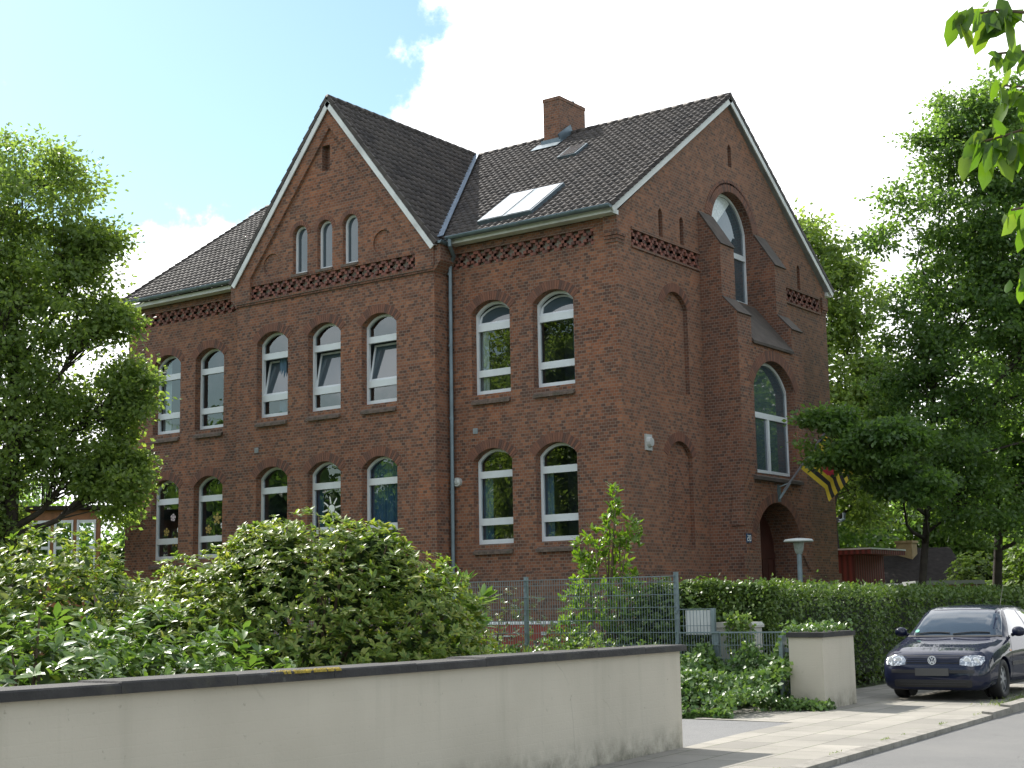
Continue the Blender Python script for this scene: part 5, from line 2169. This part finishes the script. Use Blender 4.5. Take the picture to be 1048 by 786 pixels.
tree('park_tree', 'rounded mid green tree rising behind the right end of the school roof', (-5.7, 26.1, 0), (-5.9, 25.8, 15.5),
     [(-6.43, 25.44, 15.2, 2.2, 2.4), (-4.92, 26.73, 14.2, 1.55, 1.85), (-5.91, 26.71, 10.6, 2.5, 3.2), (-5.21, 27.77, 7.4, 2.1, 3.0), (-6.45, 25.16, 16.6, 1.2, 1.1), (-4.2, 27.2, 9.5, 1.6, 2.6)],
     360, 110, .75, .21, G['lime'], M['bark_dark'], .25, seed=31, limbs=9, flat=.6, shell=.45)
bgs = [((-10.9, 43.9), 9.5, 'tall dark tree closing the view behind the low house', 'dark', 41),
       ((-3.0, 47.0), 10.5, 'dark broad tree behind the garage roof', 'dark', 42),
       ((-.6, 42.0), 7.0, 'pale green sunlit tree at the far right under the dark crown', 'light', 43),
       ((4.5, 38.0), 7.5, 'bright green tree at the right picture edge behind the street tree', 'light', 44),
       ((-14.5, 36.0), 12.0, 'tall dark tree right behind the back of the school', 'dark', 47),
       ((-10.8, 30.8), 12.0, 'unseen dense tree added to shade the roof of the low house', 'dark', 50),  # hidden behind the school, added to shade the bungalow roof
       ((-8.0, 52.0), 13.0, 'very tall dark tree far behind the low house', 'dark', 48),
       ((3.0, 50.0), 13.0, 'tall dark tree far behind the street tree', 'dark', 49),
       ((9.0, 40.0), 11.0, 'green tree standing far along the street beyond the hedge', 'lime', 45),
       ((-5.5, 37.5), 6.0, 'small pale green tree beside the low house', 'light', 46)]
for (x, y), h, lab, gm, sd in bgs:
    r_ = h * .34
    tree('background_tree', lab, (x, y, 0), (x, y, h * .8), [(x, y, h * .62, r_, h * .38), (x + r_ * .6, y + .4, h * .48, r_ * .8, h * .32), (x - r_ * .6, y - .3, h * .5, r_ * .8, h * .34)],
         170, 90, r_ * .33, .28, G[gm], M['bark_dark'], .2, seed=sd, limbs=5, flat=.6, shell=.45, twigs=False, group='trees beyond the school')
for (x, y), h, lab, gm, sd in [((-34.5, 7.5), 7.5, 'dark tree behind the garden room at the left edge', 'dark', 51), ((-31.0, 12.5), 6.0, 'low dark tree between the garden room and the school', 'dark', 52)]:
    r_ = h * .40
    tree('background_tree', lab, (x, y, 0), (x, y, h * .8), [(x, y, h * .55, r_, h * .45), (x - r_ * .7, y - 1, h * .5, r_ * .8, h * .4)],
         150, 90, r_ * .33, .28, G[gm], M['bark_dark'], .2, seed=sd, limbs=5, twigs=False, shell=.4, group='trees behind the garden room')
# trees across the street, seen only as reflections in the panes
for (x, y), h, sd in [((-14, -40), 13, 61), ((-25, -36), 14, 62), ((-36, -40), 15, 63), ((-4, -52), 12, 64), ((28, 22), 13, 65), ((31, 38), 12, 66), ((30, 6), 11, 67), ((-54, -38), 15, 68), ((-20, -48), 16, 69), ((-32, -50), 17, 70), ((-46, -34), 13, 78), ((-6, -44), 12, 79)]:
    r_ = h * .34
    tree('reflected_tree', 'leafy tree across the street mirrored in the school windows', (x, y, 0), (x, y, h * .8),
         [(x, y, h * .62, r_, h * .36), (x + r_ * .6, y + .4, h * .45, r_ * .85, h * .3), (x - r_ * .6, y - .3, h * .5, r_ * .85, h * .33)],
         130, 80, r_ * .36, .55, G['dark'], M['bark_dark'], .25, seed=sd, limbs=5, twigs=False, shell=.4, group='trees across the street')


# ---- shrubs made of leaf whorls
def skin_points(rng, ells, n, lo=.86, hi=1.06, zmin=.05):
    out, nor = [], []
    w = np.array([e[3] * e[3] + 2 * e[3] * e[4] for e in ells])
    E = np.array(ells)
    got = 0
    while got < n:
        k = rng.choice(len(ells), n * 2, p=w / w.sum())
        d = unit(rng.normal(size=(n * 2, 3)))
        r = lo + (hi - lo) * rng.random(n * 2)
        p = E[k, :3] + d * r[:, None] * E[k][:, [3, 3, 4]]
        nn_ = unit(d / E[k][:, [3, 3, 4]])
        ok = p[:, 2] > zmin
        for j in range(len(ells)):
            q = (p - E[j, :3]) / E[j, [3, 3, 4]]
            ok &= (k == j) | ((q ** 2).sum(1) > .80)
        out.append(p[ok])
        nor.append(nn_[ok])
        got += ok.sum()
    return np.vstack(out)[:n], np.vstack(nor)[:n]


def whorl_shrub(name, label, base, ells, nw, per, L, asp, lmat, seed, cat='shrub', shape='long', inner=True, up=.75, spread=(.75, 1.3), group=None, stems=14, curl=.5, lumps=.10):
    rng = np.random.default_rng(seed)
    root = thing(name, label, cat, base, group=group)
    P, N = skin_points(rng, ells, nw, 1 - lumps * 2.2, 1 + lumps)
    ax = unit(N * .75 + np.array([0, 0, up]) + rng.normal(size=P.shape) * .28)
    a = np.repeat(ax, per, 0)
    p = np.repeat(P, per, 0)
    n = len(a)
    t1 = unit(np.cross(a, rng.normal(size=(n, 3))))
    th = rng.uniform(spread[0], spread[1], n)[:, None]
    A = a * np.cos(th) + t1 * np.sin(th)
    Nn = a * np.sin(th) - t1 * np.cos(th) + rng.normal(size=(n, 3)) * .18
    LL = L * np.repeat(.7 + .5 * rng.random(len(P)), per) * (.6 + .6 * rng.random(n))
    leaf_mesh('foliage', p + rng.normal(size=(n, 3)) * L * .08, A, Nn, LL, LL * asp, lmat, shape, root, curl)
    if inner:  # dark filler leaves; their colour paints the shade in the gaps
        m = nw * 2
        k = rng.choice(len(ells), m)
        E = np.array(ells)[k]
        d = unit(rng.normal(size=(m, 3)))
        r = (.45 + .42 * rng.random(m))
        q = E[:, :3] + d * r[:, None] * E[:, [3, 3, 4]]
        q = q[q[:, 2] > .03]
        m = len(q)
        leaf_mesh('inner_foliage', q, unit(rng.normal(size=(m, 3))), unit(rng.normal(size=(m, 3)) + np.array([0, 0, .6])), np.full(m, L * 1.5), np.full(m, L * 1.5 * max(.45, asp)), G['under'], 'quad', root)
    mb = MB()
    b = Vector(base)
    for i in rng.choice(len(P), min(stems, len(P)), replace=False):
        e = Vector(P[i])
        s = b + Vector((rng.normal() * .12, rng.normal() * .12, 0))
        m_ = s.lerp(e, .5) + Vector((0, 0, .12))
        mb.tube([s, m_, e], [.03, .02, .008], 5, caps=False)
    mb.build('stems', M['twig'], root, fixn=False)
    return root


whorl_shrub('rhododendron', 'large rounded rhododendron in the middle behind the cream wall', (8.4, -19.9, 0),
            [(8.30, -19.95, .85, 1.22, 1.58), (7.45, -20.55, .8, .95, 1.28), (9.15, -19.35, .75, .88, 1.30), (8.0, -20.6, .7, 1.0, 1.25), (9.0, -19.9, .55, .95, 1.1), (8.75, -19.5, 1.9, .5, .5), (7.95, -20.1, 1.95, .5, .48)],
            4300, 10, .085, .36, G['rhodo'], 71)
whorl_shrub('rhododendron', 'rhododendron at the far left in front of the garden room', (7.0, -22.0, 0),
            [(7.1, -22.1, .85, 1.05, 1.42), (6.2, -22.8, .9, 1.05, 1.50), (8.0, -21.5, .65, .8, 1.05), (7.9, -22.4, .5, .9, .95), (5.4, -23.4, .9, 1.0, 1.5)],
            3300, 10, .092, .36, G['rhodo'], 72)
whorl_shrub('rhododendron', 'low rhododendron with large glossy leaves leaning on the wall at the left', (9.6, -24.0, 0),
            [(9.75, -24.2, .55, .85, .93), (9.75, -23.2, .5, .85, .98), (9.65, -22.35, .42, .75, .90), (9.45, -25.3, .55, .85, .98), (9.4, -26.3, .5, .9, 1.0)],
            1200, 8, .118, .38, G['rhodo_big'], 73, lumps=.14)
whorl_shrub('laurel_bush', 'small pointed laurel at the right side of the big rhododendron', (9.2, -18.65, 0),
            [(9.25, -18.65, 1.45, .30, .55), (9.1, -18.7, .7, .4, .7)], 110, 8, .20, .26, G['rhodo_big'], 74, spread=(.3, .9), up=1.2, stems=8, inner=False)
whorl_shrub('young_laurel', 'tall slender yellow green laurel behind the mesh fence', (5.35, -9.5, 0),
            [(5.55, -9.55, 2.85, .20, .62), (5.4, -9.5, 2.15, .36, .6), (5.2, -9.45, 1.45, .62, .60), (5.8, -9.5, 1.45, .40, .55), (5.25, -9.5, .7, .9, .7), (6.0, -9.6, 2.75, .14, .30), (5.05, -9.6, 2.5, .2, .35)],
            760, 7, .150, .32, G['laurel'], 75, cat='young tree', spread=(.45, 1.05), up=1.1, stems=22, inner=False, lumps=.2)
whorl_shrub('bramble', 'straggling pale leaved bramble climbing the mesh fence', (3.3, -9.9, 0),
            [(2.6, -9.8, 1.35, .65, .42), (3.6, -9.75, 1.45, .55, .40), (3.1, -9.8, .8, 1.1, .6), (4.2, -9.8, .9, .6, .6)], 330, 5, .085, .6, G['bramble'], 76, shape='quad', spread=(.6, 1.4), inner=False, lumps=.25)
whorl_shrub('garden_bush', 'small bright bush in front of the garden room at the left edge', (-15.6, -6.4, 0),
            [(-15.9, -6.6, 2.4, 1.1, 2.0), (-17.0, -7.4, 2.2, 1.2, 2.0)], 420, 8, .22, .5, G['light'], 77, shape='quad')

for (x, y, h, r_, sd, lab) in ((2.6, 20.6, 1.7, 1.5, 201, 'round green bush beside the garage at the right'), (4.4, 21.3, 3.3, 1.7, 202, 'tall pale bush between the garage and the street tree'),
                               (7.0, 22.6, 3.6, 2.0, 203, 'pale bush at the right edge behind the street tree'), (.6, 24.2, 2.6, 1.2, 204, 'dark bush growing at the right end of the low house'),
                               (3.6, 27.0, 4.6, 2.3, 205, 'big light green bush far behind the street tree')):
    whorl_shrub('garden_bush', lab, (x, y, 0), [(x, y, h * .6, r_, h * .62), (x + r_ * .5, y + .5, h * .5, r_ * .7, h * .55)], 760, 7, .20, .55, G['light' if sd != 204 else 'lime'], sd, shape='quad', group='bushes behind the hedge')
whorl_shrub('hazel_bush', 'dense dark green bush between the tall laurel and the hedge behind the fence', (6.5, -9.3, 0), [(6.3, -9.25, .95, .72, .98), (7.0, -9.0, .95, .7, .98), (5.9, -9.0, .7, .7, .8), (6.6, -9.2, 1.45, .6, .48)], 1500, 6, .075, .7, G['hedge'], 79, shape='quad', lumps=.08)

# ---- clipped hedge along the street
def hedge():
    rng = np.random.default_rng(81)
    root = thing('hedge', 'long clipped green hedge along the pavement behind the car', 'hedge', (7.4, -9.2, 0))
    fx = lambda y_: 8.45 - .055 * (y_ + 9.4)
    ht = lambda y_: 1.80 - .006 * (y_ + 9.4)
    Y0, Y1 = -9.35, 34.0
    th_ = 1.9

    def dens(n):
        return Y0 + (Y1 - Y0) * rng.random(n) ** 2.1
    Ps, Ns = [], []
    n = 26000                                   # street face
    y_ = dens(n)
    bul = .06 * np.sin(y_ * 2.3) + .05 * np.sin(y_ * 5.1 + 1)
    z = rng.random(n) ** .85 * (ht(y_) + .02)
    x = fx(y_) + bul + rng.normal(size=n) * .06 - .10 * (z < .25) - .25 * (rng.random(n) ** 3)
    Ps.append(np.c_[x, y_, z])
    Ns.append(np.tile([1, 0, .35], (n, 1)))
    n = 30000                                   # top
    y_ = dens(n)
    x = fx(y_) - th_ * rng.random(n)
    z = ht(y_) + .035 * np.sin(y_ * 3.1) + .03 * np.sin(y_ * 7 + x * 4) + rng.normal(size=n) * .045 + .12 * (rng.random(n) > .985) - .14 * rng.random(n) ** 2
    Ps.append(np.c_[x, y_, z])
    Ns.append(np.tile([.1, 0, 1.], (n, 1)))
    n = 8000                                    # end towards the drive
    x = fx(Y0) - th_ * rng.random(n)
    z = rng.random(n) * ht(Y0)
    y_ = Y0 + rng.normal(size=n) * .07 + .2 * rng.random(n) ** 3
    Ps.append(np.c_[x, y_, z])
    Ns.append(np.tile([0, -1, .35], (n, 1)))
    n = 7000                                    # yard face
    y_ = dens(n)
    z = rng.random(n) * ht(y_)
    Ps.append(np.c_[fx(y_) - th_ + rng.normal(size=n) * .06, y_, z])
    Ns.append(np.tile([-1, 0, .35], (n, 1)))
    P, N = np.vstack(Ps), np.vstack(Ns)
    n = len(P)
    Nn = unit(N + rng.normal(size=(n, 3)) * .55)
    A = unit(rng.normal(size=(n, 3)) + N * .35 + np.array([0, 0, .1]))
    far = np.clip((P[:, 1] + 9) / 20, 0, 1)
    L = (.062 + .06 * far) * (.7 + .6 * rng.random(n))
    leaf_mesh('foliage', P, A, Nn, L, L * .6, G['hedge'], 'quad', root)
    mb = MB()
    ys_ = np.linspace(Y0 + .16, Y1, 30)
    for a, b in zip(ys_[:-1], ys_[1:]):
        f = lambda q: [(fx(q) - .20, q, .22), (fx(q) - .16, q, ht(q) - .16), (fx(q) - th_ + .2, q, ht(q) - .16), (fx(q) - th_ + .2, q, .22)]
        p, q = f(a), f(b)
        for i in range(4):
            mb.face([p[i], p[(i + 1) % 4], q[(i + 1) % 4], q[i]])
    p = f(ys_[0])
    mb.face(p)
    mb.build('dark_shade_core', M['under'], root, fixn=False)  # solid core that closes the hedge; its dark colour paints the inner shade
    mb = MB()
    y_ = Y0 + .25
    while y_ < 14:
        for dx in (.35, .9, 1.5):
            x = fx(y_) - dx
            mb.tube([(x, y_, 0), (x + .02, y_ + .03, .35)], [.028, .02], 6, caps=False)
        y_ += .34
    mb.build('stems', M['bark_dark'], root, fixn=False)


hedge()

# ---- ivy bank, ivy on the pillar, ivy over the low fence
def ground_leaves(name, label, P, N, L, m_, asp=.85, shape='quad', cat=None, kind='stuff', seed=1, jit=.5, up=.5):
    rng = np.random.default_rng(seed)
    n = len(P)
    Nn = unit(N + rng.normal(size=(n, 3)) * jit)
    A = unit(rng.normal(size=(n, 3)) + np.array([0, 0, -.1]))
    o_ = leaf_mesh(name, P, A, Nn, L, L * asp, m_, shape)
    if kind == 'stuff':
        tag(o_, label, cat or 'plants', kind='stuff')
    else:
        tag(o_, label, cat or 'plant')
    return o_


rng = np.random.default_rng(91)
n = 15000
x = rng.uniform(3.5, 9.45, n)
y_ = -13.25 + 2.85 * rng.random(n) ** 1.15
edge = -13.15 + .10 * np.sin(x * 3.1) + .08 * np.sin(x * 7.7 + 1) + .45 * np.clip((x - 8.6), 0, 1)
y_ = np.maximum(y_, edge + .02 * rng.random(n))
t_ = np.clip((y_ - edge) / 2.5, 0, 1)
hump = .14 * np.sin(x * 2.2 + y_ * 1.3) + .10 * np.sin(x * 4.7 - y_ * 3.1)
z = .03 + (.34 * np.clip(t_ * 5, 0, 1) + .30 * t_ + hump * np.clip(t_ * 4, 0, 1)) * (.55 + .45 * rng.random(n) ** .5)
P = np.c_[x, y_, np.maximum(z, .02)]
ground_leaves('ivy_bank', 'dense ivy bank between the drive and the low fence', P, np.tile([.15, -.45, .8], (n, 1)), .075 * (.7 + .7 * rng.random(n)), G['ivy'], cat='ivy', seed=2, jit=.55)
# ivy climbing on the low fence
n = 3000
x = 7.5 + 1.72 * rng.random(n)
z = 1.12 * rng.random(n) ** .8 * (.72 + .28 * np.sin(x * 3.3) * np.sin(x * 5.1 + .6) + .12 * (x - 7.5))
P = np.c_[x, -10.47 + rng.normal(size=n) * .09 - .12 * (1 - z), z]
ground_leaves('climbing_ivy', 'ivy climbing over the low fence left of the gate posts', P, np.tile([.1, -1, .4], (n, 1)), .075 * (.7 + .6 * rng.random(n)), G['ivy'], cat='ivy', seed=3, kind='thing', jit=.5)
# ivy on the pillar cap and trailing at its foot
n = 460
a = rng.random(n)
x = 9.24 + .66 * rng.random(n)
y_ = -10.80 + 1.2 * rng.random(n) ** 1.2
P = np.c_[x, y_, 1.12 + .10 * rng.random(n) * (1 + .5 * np.sin(x * 9) * np.sin(y_ * 7))]
ground_leaves('cap_ivy', 'tuft of ivy growing on the cap of the cream gate pillar', P, np.tile([0, -.2, 1], (n, 1)), .062 * (.7 + .6 * rng.random(n)), G['ivy'], cat='ivy', seed=4, kind='thing')
n = 1200
s = rng.random(n)
x = 9.1 + .95 * s
y_ = -11.25 + .35 * s + rng.normal(size=n) * .14 - .10
P = np.c_[x, y_, .02 + .17 * rng.random(n) * (1 - .5 * s)]
ground_leaves('foot_ivy', 'ivy creeping over the pavement at the foot of the gate pillar', P, np.tile([.2, -.4, .9], (n, 1)), .062 * (.7 + .6 * rng.random(n)), G['ivy'], cat='ivy', seed=5, kind='thing')
# utility cabinet creeper
n = 420
x = 8.0 + .4 * rng.random(n)
P = np.c_[x + rng.normal(size=n) * .05, -10.14 + rng.normal(size=n) * .05, .75 + .62 * rng.random(n) ** .8]
ground_leaves('cabinet_creeper', 'green creeper hanging over the grey utility cabinet', P, np.tile([.1, -1, .5], (n, 1)), .07 * (.7 + .6 * rng.random(n)), G['weed'], cat='creeper', seed=6, kind='thing')
# tall grass and weeds in front of the fence
n = 6500
x = rng.uniform(-2, 7.2, n)
y_ = rng.uniform(-12.6, -10.5, n)
tuft = .5 + .5 * np.sin(x * 2.9 + 1) * np.sin(y_ * 3.7 + x)
L = (.30 + .50 * tuft * rng.random(n))
P = np.c_[x, y_, .20 + .10 * rng.random(n)]
A = unit(rng.normal(size=(n, 3)) * .35 + np.array([0, 0, 1]))
o = leaf_mesh('tall_grass', P, A, unit(rng.normal(size=(n, 3))), L, .012 + .010 * rng.random(n), G['grass'], 'long', None, 6.0)
tag(o, 'tall unmown grass on the bank in front of the mesh fence', 'grass', kind='stuff')
n = 9000
x = rng.uniform(1.5, 7.3, n)
y_ = rng.uniform(-12.4, -10.3, n)
hh = .55 + .35 * np.sin(x * 2.1) * np.sin(y_ * 2.7 + 1) + .25 * np.sin(x * 5 + 2)
P = np.c_[x, y_, .2 + np.maximum(.1, hh) * rng.random(n) ** .6]
ground_leaves('weeds', 'tangle of weeds and low shrubs along the mesh fence', P, np.tile([0, -.3, .8], (n, 1)), .07 * (.6 + .8 * rng.random(n)), G['weed'], .5, cat='weeds', seed=8, jit=.6)
# moss and grass tufts along the kerb and beside the car
n = 1500
y_ = np.concatenate([rng.uniform(-9.5, -5, 900), rng.uniform(-19, -9, 600)])
y_ = np.where((y_ < -9.5) & (np.sin(y_ * 3.3) + np.sin(y_ * 7.9 + 1) < .9), -7 + rng.normal(size=n), y_)
x = 12.85 - .069 * (y_ + 18) - .16 - np.abs(rng.normal(size=n)) * np.where(y_ > -9.5, .22, .02)
P = np.c_[x, y_, np.full(n, .0)]
A = unit(rng.normal(size=(n, 3)) * .6 + np.array([0, 0, .8]))
o = leaf_mesh('verge_grass', P, A, unit(rng.normal(size=(n, 3))), .02 + .06 * rng.random(n) * np.where(y_ > -9.5, 1, .35), np.full(n, .008), G['grass'], 'quad')
tag(o, 'short grass growing between the kerb and the paving', 'grass', kind='stuff')

# ---- foreground twigs: an ornamental tree just outside the right edge
def hanging():
    rng = np.random.default_rng(101)
    root = thing('overhanging_tree', 'near tree whose large drooping leaves hang into the top right corner', 'tree', (18.95, -24.3, 0))
    mb = MB()
    mb.tube([(18.95, -24.3, 0), (18.92, -24.35, 1.4), (18.85, -24.5, 2.6), (18.7, -24.8, 3.6), (18.6, -24.9, 4.6)], [.11, .085, .075, .06, .045], 10)
    mb.build('trunk', M['bark'], root, fixn=False, smooth=True)
    lines = [([(18.75, -24.75, 3.4), (18.2, -25.6, 3.50), (17.64, -26.24, 3.44), (17.556, -26.306, 3.45), (17.462, -26.369, 3.43)], .011),
             ([(18.78, -24.7, 3.2), (18.2, -25.6, 3.34), (17.626, -26.23, 3.315), (17.541, -26.29, 3.308)], .009),
             ([(18.82, -24.6, 2.9), (18.2, -25.5, 3.08), (17.621, -26.188, 3.073), (17.526, -26.25, 3.037), (17.458, -26.294, 3.02)], .011),
             ([(18.8, -24.6, 3.0), (18.2, -25.5, 3.2), (17.634, -26.202, 3.194), (17.545, -26.267, 3.204)], .008),
             ([(18.85, -24.5, 2.6), (18.2, -25.4, 2.84), (17.594, -26.158, 2.812), (17.527, -26.204, 2.798)], .010),
             ([(18.86, -24.5, 2.5), (18.2, -25.35, 2.62), (17.571, -26.133, 2.60), (17.524, -26.167, 2.591)], .009)]
    mb = MB()
    P = []
    per = [11, 8, 24, 15, 10, 9]
    for (pts, r), k in zip(lines, per):
        pts = [Vector(p) for p in pts]
        mb.tube(pts, [r, r * .8, r * .5, r * .4, r * .25][:len(pts)], 6, caps=False)
        for i in range(k):
            t_ = 1 - .42 * (i / k)
            s = t_ * (len(pts) - 1)
            i0 = min(len(pts) - 2, int(s))
            P.append(pts[i0].lerp(pts[i0 + 1], s - i0))
        for i in range(9):
            s = rng.uniform(.4, len(pts) - 1.6)
            i0 = int(s)
            P.append(pts[i0].lerp(pts[i0 + 1], s - i0))
    mb.build('twigs', M['twig'], root, fixn=False)
    P = np.array([tuple(p) for p in P])
    P = np.vstack([P, P[rng.random(len(P)) < .2] + rng.normal(size=3) * .02])
    n = len(P)
    P = P + rng.normal(size=(n, 3)) * .02
    A = rng.normal(size=(n, 3)) * .38 + np.array([-.15, -.12, -.85])
    N = rng.normal(size=(n, 3)) * .45 + np.array([.45, -.65, .35])
    L = .118 * (.5 + .7 * rng.random(n))
    leaf_mesh('foliage', P, A, N, L, L * .42, G['cherry'], 'long', root, .35)


hanging()
